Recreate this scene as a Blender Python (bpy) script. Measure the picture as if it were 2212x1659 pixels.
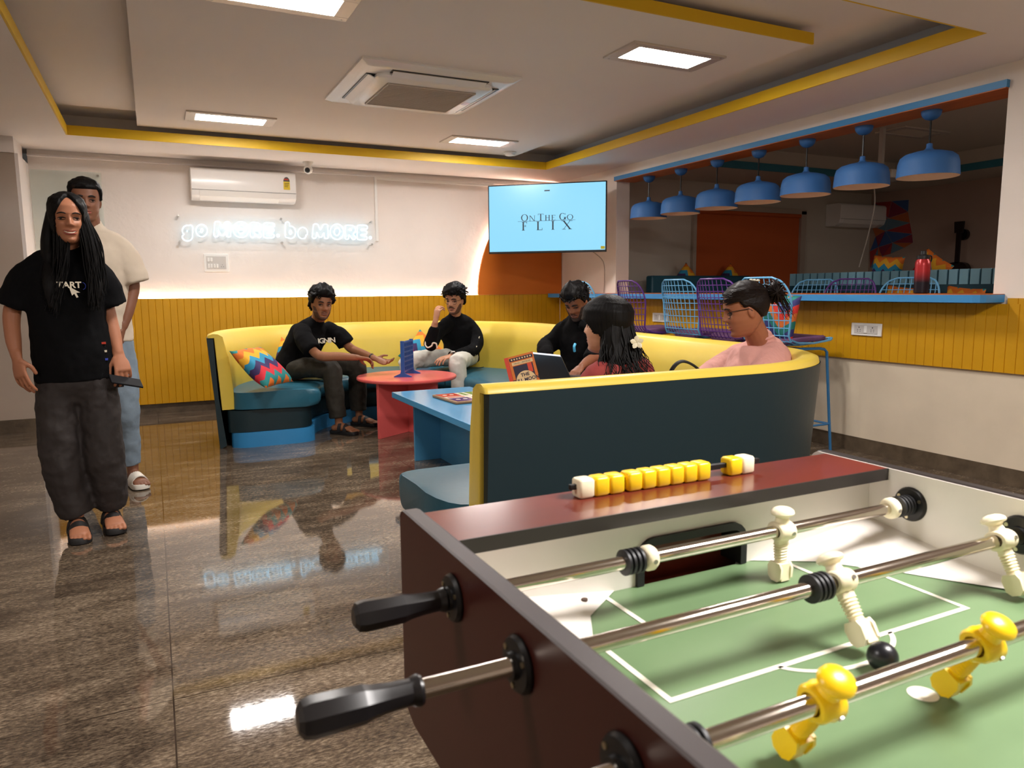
import bpy, bmesh, math, random
from mathutils import Vector, Matrix, noise
for o in list(bpy.data.objects): bpy.data.objects.remove(o, do_unlink=True)
S = bpy.context.scene; COL = S.collection
PI = math.pi; V = Vector
# ---------------------------------------------------------------- camera, world, exposure
cam = bpy.data.cameras.new('camera'); camo = bpy.data.objects.new('camera', cam); COL.objects.link(camo)
cr, cu, cf = (0.89807, -0.43978, -0.00792), (0.06354, 0.1119, 0.99169), (0.43524, 0.89111, -0.12843)
camo.matrix_world = Matrix(((cr[0], cu[0], -cf[0], 0), (cr[1], cu[1], -cf[1], 0), (cr[2], cu[2], -cf[2], 1.2), (0, 0, 0, 1)))
cam.sensor_width = 36; cam.lens = 1578.13 / 2212 * 36; cam.clip_start = .02; cam.clip_end = 60
cam.dof.use_dof = True; cam.dof.focus_distance = 3.4; cam.dof.aperture_fstop = 9
S.camera = camo
S.view_settings.view_transform = 'Standard'; S.view_settings.look = 'None'
S.view_settings.gamma = 1; S.view_settings.use_curve_mapping = False
S.view_settings.exposure = EXPOSURE = 1.25
w = bpy.data.worlds.new('world'); S.world = w; w.use_nodes = True
w.node_tree.nodes['Background'].inputs[0].default_value = (.9, .8, .7, 1)
w.node_tree.nodes['Background'].inputs[1].default_value = .02
WARM = (1, .80, .60)
def area(name, loc, rot, sx, sy, power, color):
    l = bpy.data.lights.new(name, 'AREA'); l.shape = 'RECTANGLE'; l.size = sx; l.size_y = sy; l.energy = power; l.color = color
    o = bpy.data.objects.new(name, l); o.location = loc; o.rotation_euler = rot; COL.objects.link(o); return o
# the room continues behind the photographer; two unseen fill lamps are added to brighten the near area
area('rear_fill_light', (1.8, .1, 2.47), (0, 0, 0), 1.1, .6, 56, (1, .95, .92))
area('rear_fill_light', (-1.6, 1.2, 2.47), (0, 0, 0), .9, .5, 14, (1, .94, .90))
area('next_room_fill', (7, 1.0, 2.6), (0, 0, 0), 1.2, .6, 30, (1, .92, .84))  # added fill without a fixture, lifts the unlit next room
# ---------------------------------------------------------------- materials
MC = {}
def mat(name, col, rough=.5, metal=0, spec=.5, coat=0, emit=None, es=0, bump=0, bs=40, trans=0, var=0, vs=3, sheen=0, stretch=(1, 1, 1), bd=.004, alpha=1):
    if name in MC: return MC[name]
    m = bpy.data.materials.new(name); m.use_nodes = True; N = m.node_tree.nodes; L = m.node_tree.links
    b = N['Principled BSDF']; b.inputs['Base Color'].default_value = (*col, 1); b.inputs['Roughness'].default_value = rough
    b.inputs['Metallic'].default_value = metal; b.inputs['Specular IOR Level'].default_value = spec
    b.inputs['Coat Weight'].default_value = coat; b.inputs['Coat Roughness'].default_value = .08
    b.inputs['Transmission Weight'].default_value = trans; b.inputs['Sheen Weight'].default_value = sheen; b.inputs['Alpha'].default_value = alpha
    if emit: b.inputs['Emission Color'].default_value = (*emit, 1); b.inputs['Emission Strength'].default_value = es
    if bump or var:
        tc = N.new('ShaderNodeTexCoord'); mp = N.new('ShaderNodeMapping'); mp.inputs['Scale'].default_value = stretch
        L.new(tc.outputs['Object'], mp.inputs[0])
    if bump:
        n = N.new('ShaderNodeTexNoise'); n.inputs['Scale'].default_value = bs; n.inputs['Detail'].default_value = 5
        L.new(mp.outputs[0], n.inputs[0]); bp = N.new('ShaderNodeBump'); bp.inputs['Strength'].default_value = bump; bp.inputs['Distance'].default_value = bd
        L.new(n.outputs[0], bp.inputs['Height']); L.new(bp.outputs[0], b.inputs['Normal'])
    if var:
        n = N.new('ShaderNodeTexNoise'); n.inputs['Scale'].default_value = vs; n.inputs['Detail'].default_value = 6; L.new(mp.outputs[0], n.inputs[0])
        r = N.new('ShaderNodeValToRGB'); r.color_ramp.elements[0].position = .3; r.color_ramp.elements[1].position = .7
        r.color_ramp.elements[0].color = (*[c * (1 - var) for c in col], 1); r.color_ramp.elements[1].color = (*[min(1, c * (1 + var)) for c in col], 1)
        L.new(n.outputs[0], r.inputs[0]); L.new(r.outputs[0], b.inputs['Base Color'])
    MC[name] = m; return m
def G(r, g=None, b=None):   # sRGB 0-255 -> linear
    f = lambda c: (c / 255 / 12.92) if c / 255 <= .04045 else ((c / 255 + .055) / 1.055) ** 2.4
    return (f(r), f(g), f(b))
# ---------------------------------------------------------------- object helpers
def link(o, parent=None):
    COL.objects.link(o)
    if parent is not None: o.parent = parent
    return o
def tag(o, label=None, cat=None, group=None, kind=None):
    if label: o['label'] = label
    if cat: o['category'] = cat
    if group: o['group'] = group
    if kind: o['kind'] = kind
    return o
def thing(name, label, cat, loc=(0, 0, 0), rz=0, group=None):
    o = bpy.data.objects.new(name, None); o.empty_display_size = .1; o.location = loc; o.rotation_euler = (0, 0, rz); link(o)
    return tag(o, label, cat, group)
def copy_tree(o, parent=None):
    c = o.copy(); COL.objects.link(c); c.parent = parent
    if parent is not None: c.matrix_parent_inverse = o.matrix_parent_inverse.copy()
    for ch in list(o.children): copy_tree(ch, c)
    return c
def origin_of(p):
    v = V((0, 0, 0))
    while p is not None: v += p.location; p = p.parent
    return v
class MB:
    def __init__(s): s.v = []; s.f = []; s.M = None; s.fm = []; s.mi = 0
    def add(s, vs, fs):
        n = len(s.v)
        s.v += [(s.M @ V(v)) if s.M else V(v) for v in vs]; s.f += [tuple(i + n for i in f) for f in fs]; s.fm += [s.mi] * len(fs); return s
    def box(s, x0, x1, y0, y1, z0, z1):
        return s.add([(x0, y0, z0), (x1, y0, z0), (x1, y1, z0), (x0, y1, z0), (x0, y0, z1), (x1, y0, z1), (x1, y1, z1), (x0, y1, z1)],
                     [(0, 3, 2, 1), (4, 5, 6, 7), (0, 1, 5, 4), (1, 2, 6, 5), (2, 3, 7, 6), (3, 0, 4, 7)])
    def prism(s, poly, z0, z1, ax='z'):      # poly in the two other axes
        n = len(poly)
        def P(a, b, c): return {'z': (a, b, c), 'y': (a, c, b), 'x': (c, a, b)}[ax]
        vs = [P(a, b, z0) for a, b in poly] + [P(a, b, z1) for a, b in poly]
        return s.add(vs, [tuple(range(n))[::-1], tuple(range(n, 2 * n))] + [(i, (i + 1) % n, n + (i + 1) % n, n + i) for i in range(n)])
    def rings(s, R, cap=True, close=False):   # R list of rings with equal counts
        n = len(R[0]); vs = [p for r in R for p in r]; m = len(R); fs = []
        for i in range(m if close else m - 1):
            j = (i + 1) % m
            fs += [(i * n + k, i * n + (k + 1) % n, j * n + (k + 1) % n, j * n + k) for k in range(n)]
        if cap and not close: fs += [tuple(range(n))[::-1], tuple((m - 1) * n + k for k in range(n))]
        return s.add(vs, fs)
    def lathe(s, prof, seg=24, c=(0, 0, 0), ax='z', cap=True):
        R = []
        for r, h in prof:
            ring = []
            for k in range(seg):
                a = 2 * PI * k / seg; x, y = r * math.cos(a), r * math.sin(a)
                p = {'z': (x, y, h), 'y': (x, h, -y), 'x': (h, x, y)}[ax]
                ring.append((p[0] + c[0], p[1] + c[1], p[2] + c[2]))
            R.append(ring)
        return s.rings(R, cap)
    def tube(s, path, r, seg=8, cap=True, close=False, flat=1, up=None):
        P = [V(p) for p in path]; n = len(P); rr = r if isinstance(r, (list, tuple)) else [r] * n; R = []; u = None
        for i in range(n):
            a = P[i - 1] if (i > 0 or close) else P[i]; b = P[(i + 1) % n] if (i < n - 1 or close) else P[i]
            t = (b - a)
            if t.length < 1e-9: t = V((0, 0, 1))
            t.normalize()
            if up is not None: u = V(up)
            elif u is None: u = V((0, 0, 1)) if abs(t.z) < .9 else V((1, 0, 0))
            u = u - t * u.dot(t)
            if u.length < 1e-6: u = t.orthogonal()
            u.normalize(); w_ = t.cross(u)
            R.append([P[i] + (u * math.cos(2 * PI * k / seg) * flat + w_ * math.sin(2 * PI * k / seg)) * rr[i] for k in range(seg)])
        return s.rings(R, cap, close)
    def ball(s, c, r, seg=16, rg=10):
        rx, ry, rz = r if isinstance(r, (list, tuple)) else (r, r, r)
        R = [[(c[0] + rx * math.sin(t) * math.cos(2 * PI * k / seg), c[1] + ry * math.sin(t) * math.sin(2 * PI * k / seg), c[2] - rz * math.cos(t)) for k in range(seg)]
             for t in [PI * (i + .5) / rg for i in range(rg)]]
        return s.rings(R)
    def build(s, name, m, parent=None, smooth=False, bevel=0, bseg=2, kind=None, label=None, local=False, subd=0):
        off = V((0, 0, 0)) if (local or parent is None) else origin_of(parent)
        me = bpy.data.meshes.new(name); me.from_pydata([tuple(v - off) for v in s.v], [], s.f)
        for mm in (m if isinstance(m, (list, tuple)) else [m]): me.materials.append(mm)
        if s.mi or any(s.fm): me.polygons.foreach_set('material_index', s.fm)
        bm = bmesh.new(); bm.from_mesh(me); bmesh.ops.recalc_face_normals(bm, faces=bm.faces); bm.to_mesh(me); bm.free()
        if smooth:
            me.polygons.foreach_set('use_smooth', [True] * len(me.polygons))
            try: me.set_sharp_from_angle(angle=math.radians(smooth if smooth is not True else 40))
            except Exception: pass
        o = bpy.data.objects.new(name, me); link(o, parent)
        if bevel:
            b = o.modifiers.new('b', 'BEVEL'); b.width = bevel; b.segments = bseg; b.limit_method = 'ANGLE'; b.angle_limit = math.radians(40); b.harden_normals = False
            me.polygons.foreach_set('use_smooth', [True] * len(me.polygons))
            try: me.set_sharp_from_angle(angle=math.radians(50))
            except Exception: pass
        if subd: d = o.modifiers.new('s', 'SUBSURF'); d.levels = subd; d.render_levels = subd
        if kind: o['kind'] = kind
        if label: o['label'] = label
        return o
def struct(name, mb, m, **k):
    o = mb.build(name, m, **k); o['kind'] = 'structure'; return o
def text_mesh(name, body, size, m, mw, parent=None, extrude=.0006, offset=0, spacing=1, shear=0, align='CENTER'):
    c = bpy.data.curves.new(name, 'FONT'); c.body = body; c.size = size; c.extrude = extrude; c.offset = offset; c.space_character = spacing; c.shear = shear
    c.align_x = align; c.align_y = 'CENTER'; c.resolution_u = 4
    t = bpy.data.objects.new(name + '_t', c); COL.objects.link(t); bpy.context.view_layer.update()
    me = bpy.data.meshes.new_from_object(t.evaluated_get(bpy.context.evaluated_depsgraph_get()))
    bpy.data.objects.remove(t, do_unlink=True)
    me.transform(mw); me.materials.clear(); me.materials.append(m)
    off = origin_of(parent) if parent else V((0, 0, 0)); me.transform(Matrix.Translation(-off))
    o = bpy.data.objects.new(name, me); return link(o, parent)
def frame(o, x, y):     # matrix with origin o, text-x axis x, text-y axis y
    x = V(x).normalized(); y = (V(y) - x * V(y).dot(x)).normalized(); z = x.cross(y)
    return Matrix(((x.x, y.x, z.x, o[0]), (x.y, y.y, z.y, o[1]), (x.z, y.z, z.z, o[2]), (0, 0, 0, 1)))
def catmull(P, n=6):
    P = [V(p) for p in P]; out = []
    for i in range(len(P) - 1):
        p0 = P[max(i - 1, 0)]; p1 = P[i]; p2 = P[i + 1]; p3 = P[min(i + 2, len(P) - 1)]
        for k in range(n):
            t = k / n
            out.append(.5 * ((2 * p1) + (p2 - p0) * t + (2 * p0 - 5 * p1 + 4 * p2 - p3) * t * t + (3 * p1 - p0 - 3 * p2 + p3) * t ** 3))
    out.append(P[-1]); return out
# ================================================================ ROOM SHELL
M_wall = mat('cream_wall_paint', G(236, 226, 216), .6, bump=.25, bs=14, var=.03, vs=2)
M_rough = mat('patched_plaster', G(238, 228, 220), .65, bump=.8, bs=7, bd=.012, var=.03, vs=2)
M_ceil = mat('ceiling_paint', G(232, 224, 219), .7, var=.02, vs=1)
M_yel = mat('mustard_paint', G(204, 148, 2), .45, var=.05, vs=4)
M_trimyel = mat('ceiling_band_yellow', G(226, 184, 18), .5)
M_orange = mat('burnt_orange_paint', G(206, 108, 16), .6, var=.03)
M_dark = mat('dark_skirting_stone', G(92, 78, 62), .35, bump=.4, bs=50, var=.3, vs=12)
M_blue = mat('sky_blue_paint', G(62, 142, 202), .4)
M_gray = mat('laminate_taupe', G(176, 160, 146), .18, var=.05, vs=2)
M_led = mat('led_strip_light', (1, 1, 1), .5, emit=(1, .86, .74), es=17)
def floor_mat():
    m = bpy.data.materials.new('polished_stone_tile'); m.use_nodes = True; N = m.node_tree.nodes; L = m.node_tree.links; b = N['Principled BSDF']
    tc = N.new('ShaderNodeTexCoord'); out = []
    for sc, st, det in ((1.3, (.8, 2.0, 1), 7), (4.0, (1, 3.4, 1), 9), (85, (.6, 1.5, 1), 4)):
        mp = N.new('ShaderNodeMapping'); mp.inputs['Scale'].default_value = st; mp.inputs['Rotation'].default_value = (0, 0, -.09); L.new(tc.outputs['Object'], mp.inputs[0])
        n = N.new('ShaderNodeTexNoise'); n.inputs['Scale'].default_value = sc; n.inputs['Detail'].default_value = det; n.inputs['Roughness'].default_value = .65
        L.new(mp.outputs[0], n.inputs[0]); out.append(n)
    def mth(op, a, b_):
        q = N.new('ShaderNodeMath'); q.operation = op
        for i, x in enumerate((a, b_)):
            if isinstance(x, float): q.inputs[i].default_value = x
            else: L.new(x, q.inputs[i])
        return q.outputs[0]
    t = mth('ADD', mth('ADD', mth('MULTIPLY', out[0].outputs[0], .40), mth('MULTIPLY', out[1].outputs[0], .36)), mth('MULTIPLY', out[2].outputs[0], .62))
    r = N.new('ShaderNodeValToRGB'); cr_ = r.color_ramp
    cr_.elements[0].position = .53; cr_.elements[0].color = (*G(52, 43, 35), 1); cr_.elements[1].position = .90; cr_.elements[1].color = (*G(176, 158, 136), 1)
    for p, c in ((.62, G(74, 62, 51)), (.70, G(98, 84, 69)), (.78, G(130, 114, 95))): e = cr_.elements.new(p); e.color = (*c, 1)
    L.new(t, r.inputs[0])
    # joints between the big tiles
    sx = N.new('ShaderNodeSeparateXYZ'); L.new(tc.outputs['Object'], sx.inputs[0])
    def joint(o, p, off): 
        a = mth('ADD', o, off); a = mth('DIVIDE', a, p); a = mth('FRACT', a, 0.0) ; a = mth('SUBTRACT', a, .5); a = mth('ABSOLUTE', a, 0.0); a = mth('MULTIPLY', a, p); return mth('LESS_THAN', a, .0022)
    j = mth('MAXIMUM', joint(sx.outputs[0], 1.53, 10 * 1.53 + .765 + .018), joint(sx.outputs[1], 1.22, 10 * 1.22 + .61 - 1.05))
    mx = N.new('ShaderNodeMixRGB'); mx.inputs[2].default_value = (*G(52, 42, 34), 1); L.new(j, mx.inputs[0]); L.new(r.outputs[0], mx.inputs[1]); L.new(mx.outputs[0], b.inputs['Base Color'])
    rr = N.new('ShaderNodeMapRange'); L.new(out[2].outputs[0], rr.inputs[0]); rr.inputs[1].default_value = .3; rr.inputs[2].default_value = .7; rr.inputs[3].default_value = .02; rr.inputs[4].default_value = .065
    L.new(rr.outputs[0], b.inputs['Roughness']); b.inputs['Specular IOR Level'].default_value = .9
    bp = N.new('ShaderNodeBump'); bp.inputs['Strength'].default_value = .02; bp.inputs['Distance'].default_value = .001; L.new(out[2].outputs[0], bp.inputs['Height']); L.new(bp.outputs[0], b.inputs['Normal'])
    return m
HS = 2.49; WX = 4.59; WY = 8.03
struct('floor', MB().box(-3.6, 11, -3, 8.3, -.1, 0), floor_mat())
# ceiling : low soffit ring, raised tray, dropped island panel
TX0, TX1, TY0, TY1 = -.55, 3.955, 2.48, 7.2
mb = MB(); mb.box(-3.6, TX0, -3, 8.3, HS, 2.9).box(TX1, 4.59, -3, 8.3, HS, 2.9).box(TX0, TX1, TY1, 8.3, HS, HS + .075).box(TX0, TX1, -3, TY0, HS, 2.9)
mb = MB(); b_ = .25
# soffit with thin projecting lip (cove ledge)
mb.box(-3.6, TX0, -3, 8.3, HS, HS + .07).box(TX1, WX, -3, 8.3, HS, HS + .07).box(TX0, TX1, TY1, 8.3, HS, HS + .07).box(TX0, TX1, -3, TY0, HS, HS + .07)
mb.box(-3.6, TX0 - b_, -3, 8.3, HS + .06, 2.75).box(TX1 + b_, 4.8, -3, 8.3, HS + .06, 2.75).box(TX0 - b_, TX1 + b_, TY1 + b_, 8.3, HS + .06, 2.75).box(TX0 - b_, TX1 + b_, -3, TY0 - b_, HS + .06, 2.75)
mb.box(TX0 - b_, TX1 + b_, TY0 - b_, TY1 + b_, 2.70, 2.78)
struct('ceiling', mb, M_ceil)
e = .004; z0, z1 = HS + .001, HS + .078
struct('trim_1', MB().box(TX0, TX1, TY1 - .012, TY1 - .0005, z0 - .001, z1).box(TX0, TX1, TY1 - .0005, TY1 + .012, HS + .0705, z1), M_trimyel)
struct('trim_2', MB().box(TX0 + .0005, TX0 + .012, TY0, TY1 - .0125, z0 - .001, z1).box(TX0 - .01, TX0 + .0005, TY0, TY1 - .0125, HS + .0705, z1), M_trimyel)
struct('trim_3', MB().box(TX1 - .012, TX1 - .0005, TY0, TY1 - .0125, z0 - .001, z1), M_trimyel)
struct('trim_4', MB().box(TX0 + .0125, TX1 - .0125, TY0 + .0005, TY0 + .012, z0 - .001, z1), M_trimyel)
struct('trim_15', MB().box(TX1 + b_ - .006, TX1 + b_ - .0005, TY0 - b_, TY1 + b_, HS + .0705, 2.6995), mat('painted_bluish_light', G(196, 206, 220), .6))  # tray side face, its bluish light put into the colour
# island
IX0, IX1, IY0, IY1 = -.02, 3.55, 3.235, 7.16
struct('ceiling_island', MB().box(IX0, IX1, IY0 + .012, IY1, 2.60, 2.66).box(IX0 + .15, IX1 - .15, IY0 + .15, IY1 - .15, 2.655, 2.705), M_ceil)
struct('trim_5', MB().box(IX0, IX1, IY0, IY0 + .0115, 2.60, 2.662), M_trimyel)
# walls
def brush(m): pass
struct('wall_back', MB().box(-.93, 4.75, WY, 8.3, 0, 2.9), M_rough)
struct('wall_left', MB().box(-3.8, -3.6, -3, 8.3, 0, 2.9), M_wall)
struct('wall_front', MB().box(-3.8, 11, -3.2, -3, 0, 2.9), M_wall)
# right wall with the serving opening
OY0, OY1, OZ0, OZ1, WX1 = 2.73, 6.78, 1.10, 2.35, 4.76
struct('wall_right', MB().box(WX, WX1, -3, OY0, 0, 2.9).box(WX, WX1, OY1, WY, 0, 2.9).box(WX, WX1, OY0, OY1, 0, OZ0).box(WX, WX1, OY0, OY1, OZ1 + .045, 2.9), M_wall)
# shadow groove moulding line on top of the back wall
struct('trim_6', MB().box(-.93, 4.58, 8.0, 8.031, 2.43, 2.445), M_ceil)
# wainscots with grooved boards
def grooved(x0, x1, pitch, face, back, z0, z1, ax, g=.006, d=.005):
    mb = MB(); poly = []; n = max(1, round((x1 - x0) / pitch)); p = (x1 - x0) / n
    for i in range(n):
        a = x0 + i * p; poly += [(a, face + d if False else face + math.copysign(d, back - face)), (a + g / 2, face), (a + p - g / 2, face)]
    poly += [(x1, face + math.copysign(d, back - face)), (x1, back), (x0, back)]
    if ax == 'y': poly = [(b, a) for a, b in poly]
    return mb.prism(poly, z0, z1)
struct('trim_7', grooved(-.93, WX - .03, .0635, 7.96, 8.005, .105, 1.138, 'x'), M_yel)
struct('trim_8', grooved(OY0 - 2.4, 7.955, .0635, WX - .03, WX - .001, .68, 1.09, 'y'), M_yel)
struct('trim_9', grooved(-3, OY0 - .1, .0635, WX - .028, WX - .001, 1.09, 1.125, 'y'), M_yel)
struct('baseboard_back', MB().box(-.93, WX, 7.985, WY, 0, .105), M_dark)
struct('baseboard_right', MB().box(WX - .012, WX + .01, -3, 7.98, 0, .105), M_dark)
struct('wall_right_plinth', MB().box(WX - .006, WX + .005, -3, 7.98, .105, .70), mat('scuffed_cream_paint', G(220, 204, 180), .55, var=.08, vs=2.2, bump=.3, bs=8))
# orange arched panel in the corner, light leaking round its edge
RX, RZ, cx_, cz_ = 1.126, 1.30, WX - .01, 1.139
arc = [(cx_ - RX * math.cos(t), cz_ + RZ * math.sin(t)) for t in [PI / 2 * i / 40 for i in range(41)]]
struct('wall_back_arch', MB().prism([(cx_, cz_)] + arc, 7.955, 7.985, 'y'), M_orange)
# LED strips (recessed behind the wainscot and the arch edge)
def led(name, label, mb, m=M_led): return tag(mb.build(name, m), label, 'light strip')
led('led_strip', 'warm white LED strip hidden behind the top of the mustard wainscot', MB().box(-.9, 3.44, 8.008, 8.026, 1.10, 1.128))
arc2 = [(cx_ - (RX - .03) * math.cos(t), 8.006, cz_ + (RZ - .03) * math.sin(t)) for t in [PI / 2 * (i + .5) / 41 for i in range(40)]]
led('led_strip', 'warm white LED strip curving behind the orange arch in the corner', MB().tube(arc2, .009, 6))
M_cove = mat('cove_led', (1, 1, 1), .5, emit=(1, .84, .66), es=5)
# switchable profile light on the back soffit, washing the ceiling near the wall
# left return: glossy laminate panel with lit reveal
struct('wall_left_return', MB().box(-3.6, -.955, 7.46, 8.3, .12, 2.36), M_gray)
struct('baseboard_left_return', MB().box(-2.7, -.95, 7.455, 7.9, 0, .12), M_dark)
struct('trim_10', MB().box(-2.7, -.95, 7.44, 7.9, 2.36, 2.49), M_ceil)
struct('trim_11', MB().box(-.955, -.93, 7.47, 8.03, 0, 2.36), M_ceil)
# ---- blue/orange lintel board and counter in the opening
struct('trim_12', MB().box(WX - .03, WX1 + .06, OY0 - .005, OY1 + .01, OZ1 + .0015, OZ1 + .044), M_blue)
M_ply = mat('orange_plywood', G(196, 104, 42), .45, var=.15, vs=3, stretch=(6, 1, 1))
struct('trim_13', MB().box(WX - .028, WX1 + .058, OY0, OY1, OZ1 - .004, OZ1 + .001), M_ply)
# ---- next room, lights off
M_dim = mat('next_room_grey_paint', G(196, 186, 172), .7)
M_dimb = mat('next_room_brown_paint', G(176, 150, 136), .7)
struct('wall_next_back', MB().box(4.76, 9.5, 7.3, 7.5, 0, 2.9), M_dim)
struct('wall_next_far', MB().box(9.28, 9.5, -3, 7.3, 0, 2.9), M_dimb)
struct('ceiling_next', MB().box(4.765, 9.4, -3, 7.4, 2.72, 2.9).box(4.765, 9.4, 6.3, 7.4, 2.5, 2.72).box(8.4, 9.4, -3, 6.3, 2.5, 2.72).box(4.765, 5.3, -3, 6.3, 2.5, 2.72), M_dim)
M_teal = mat('teal_band_paint', G(46, 120, 142), .5)
struct('trim_14', MB().box(5.3, 8.4, 6.285, 6.3, 2.49, 2.57).box(8.385, 8.4, -3, 6.285, 2.49, 2.57), M_teal)
# window blind / door in the next room
w1 = struct('window_1', MB().box(6.05, 6.1, 7.25, 7.3, .2, 2.2).box(7.84, 7.93, 7.22, 7.3, .2, 2.2).box(6.05, 7.93, 7.22, 7.3, 2.16, 2.22), M_gray)
MB().box(6.1, 7.84, 7.26, 7.295, .2, 2.16).build('roller_blind', mat('orange_blind', G(190, 86, 30), .8), w1)
MB().tube([(6.1, 7.25, 2.14), (7.84, 7.25, 2.14)], .03, 10).build('blind_roller', MC['orange_blind'], w1)
# ================================================================ FIXTURES
M_white = mat('white_plastic', G(240, 236, 230), .35)
M_wsat = mat('white_enamel', G(244, 240, 236), .25)
M_blk = mat('black_plastic', G(18, 18, 20), .35)
M_steel = mat('brushed_steel', G(190, 186, 180), .3, metal=1)
M_lamp = mat('lit_diffuser', (1, 1, 1), .4, emit=(1, .95, .91), es=40)
M_alu = mat('frame_aluminium', G(214, 204, 194), .35, metal=.4)
M_lamp_off = mat('unlit_diffuser', G(200, 190, 176), .4)
def ceiling_light(cx, cy, z, label, lit=True, ly=.33, group='recessed ceiling lights'):
    t = thing('ceiling_light', label, 'ceiling light', (cx, cy, z), 0, group)
    lx = .68; fx, fy = .075, .055; m = MB()
    m.box(-lx/2, lx/2, -ly/2, -ly/2 + fy, -.012, .003).box(-lx/2, lx/2, ly/2 - fy, ly/2, -.012, .003).box(-lx/2, -lx/2 + fx, -ly/2 + fy, ly/2 - fy, -.012, .003).box(lx/2 - fx, lx/2, -ly/2 + fy, ly/2 - fy, -.012, .003)
    fr_ = m.build('frame', M_alu, t, local=True, bevel=.002)
    q = MB(); n = 24; a0, a1 = -lx/2 + fx, lx/2 - fx
    for i in range(n):       # prismatic lens
        x = a0 + (a1 - a0) * i / n; w_ = (a1 - a0) / n
        q.add([(x, -ly/2 + fy, -.004), (x + w_/2, -ly/2 + fy, -.009), (x + w_, -ly/2 + fy, -.004), (x, ly/2 - fy, -.004), (x + w_/2, ly/2 - fy, -.009), (x + w_, ly/2 - fy, -.004)], [(0, 1, 4, 3), (1, 2, 5, 4)])
    q.build('diffuser', M_lamp if lit else M_lamp_off, t, local=True)
    for sx in (-1, 1):
        for sy in (-1, 1): MB().lathe([(.004, -.0135), (.007, -.012)], 10, (sx * (lx/2 - .03), sy * (ly/2 - .02), 0)).build('screw', M_steel, fr_, local=True)
    return t
ceiling_light(.67, 6.56, 2.6, 'lit recessed ceiling light above the neon sign and split air conditioner')
ceiling_light(2.89, 6.59, 2.6, 'lit recessed ceiling light near the far corner, beyond the cassette unit')
ceiling_light(2.90, 3.78, 2.6, 'lit recessed ceiling light right of the cassette unit, below the short yellow band')
ceiling_light(.66, 3.82, 2.6, 'lit recessed ceiling light cut off by the top edge of the photo')
ceiling_light(6.9, 5.0, 2.72, 'unlit recessed ceiling light in the dark next room', False, group='next room ceiling lights')
# ---- cassette air conditioner
t = thing('cassette_air_conditioner', 'square white four-way cassette air conditioner with a ribbed grille in the ceiling', 'air conditioner', (1.77, 5.07, 2.6))
def sq(h, z, rc=.05, n=5, ox=0, oy=0):
    out = []
    for cx, cy, a0 in ((h - rc, h - rc, 0), (-h + rc, h - rc, 90), (-h + rc, -h + rc, 180), (h - rc, -h + rc, 270)):
        for k in range(n + 1): a = math.radians(a0 + 90 * k / n); out.append((cx + rc * math.cos(a) + ox, cy + rc * math.sin(a) + oy, z))
    return out
MB().rings([sq(.54, .0, .012), sq(.54, -.012, .012), sq(.50, -.03, .02), sq(.47, -.034, .03)]).build('surround_panel', M_wsat, t, local=True, smooth=30)
fp_ = MB().rings([sq(.40, -.03, .07), sq(.405, -.055, .07), sq(.385, -.066, .06)]).build('front_panel', M_wsat, t, local=True, smooth=30)
g = MB()
for i in range(34): y = -.27 + .54 * i / 33; g.box(-.30, .30, y - .0032, y + .0032, -.074, -.064)
g.box(-.31, -.30, -.28, .28, -.076, -.06).box(.30, .31, -.28, .28, -.076, -.06).box(-.31, .31, -.285, -.275, -.076, -.06).box(-.31, .31, .275, .285, -.076, -.06)
g.build('intake_grille', mat('grille_warm_grey', G(176, 164, 150), .5), fp_, local=True)
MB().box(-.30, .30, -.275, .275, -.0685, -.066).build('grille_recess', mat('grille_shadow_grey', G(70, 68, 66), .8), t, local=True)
for k in range(4):
    R = Matrix.Rotation(PI / 2 * k, 4, 'Z'); q = MB(); q.M = R; q.box(-.33, .33, .405, .462, -.040, -.034); q.build('air_slot', M_blk, t, local=True)
    q = MB(); q.M = R @ Matrix.Translation((0, .43, -.045)) @ Matrix.Rotation(.45, 4, 'X'); q.box(-.32, .32, -.03, .03, -.003, .003); q.build('louvre', M_wsat, t, local=True)
MB().box(.335, .385, -.02, .05, -.067, -.0655).build('indicator_panel', mat('pale_lilac_plastic', G(190, 190, 225), .3), t, local=True)
# ---- split air conditioner
def split_ac(loc, rz, label, w=.985, h=.30, d=.20, mats=(None, None), name='split_air_conditioner'):
    t = thing(name, label, 'air conditioner', loc, rz)   # local: back on +Y plane y=0, front towards -Y
    pr_ = [(0, 0), (-d * .62, 0), (-d * .9, .035), (-d, .10), (-d, h - .035), (-d + .02, h - .008), (-d + .05, h), (0, h)]
    MB().prism([(a, b) for a, b in pr_], -w/2, w/2, 'x').build('casing', mats[0] or M_wsat, t, local=True, bevel=.006)
    MB().prism([(-d - .003, .082), (-d + .004, .082), (-d * .9 + .004, .03), (-d * .64, -.003), (-d * .64, -.006), (-d * .905 - .004, .03)], -w/2 + .075, w/2 - .17, 'x').build('air_flap', mats[1] or M_white, t, local=True)
    MB().box(-w/2 + .003, w/2 - .003, -d - .002, -d + .01, .088, .091).build('panel_seam', mat('seam_grey', G(120, 116, 112), .6), t, local=True)
    return t
t = split_ac((.90, WY, 2.095), 0, 'white split air conditioner mounted on the wall above the neon sign')
yy = -.2035
MB().prism([(.40 + a, b) for a, b in [(-.031, .125), (.031, .125), (.031, .205), (-.031, .205)]], yy, yy + .002, 'y').build('energy_label', mat('label_yellow', G(226, 196, 50), .5), t, local=True)
MB().prism([(.40 + .031 * math.cos(a), .205 + .045 * math.sin(a)) for a in [PI * k / 16 for k in range(17)]], yy, yy + .002, 'y').build('energy_dial', mat('label_grey', G(90, 84, 84), .5), t, local=True)
for k in range(3): MB().lathe([(.008, yy - .001), (.008, yy)], 10, (.382 + .014 * k, 0, .226), 'y').build('star_badge', mat('label_red', G(200, 60, 40), .5), t, local=True)
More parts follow.
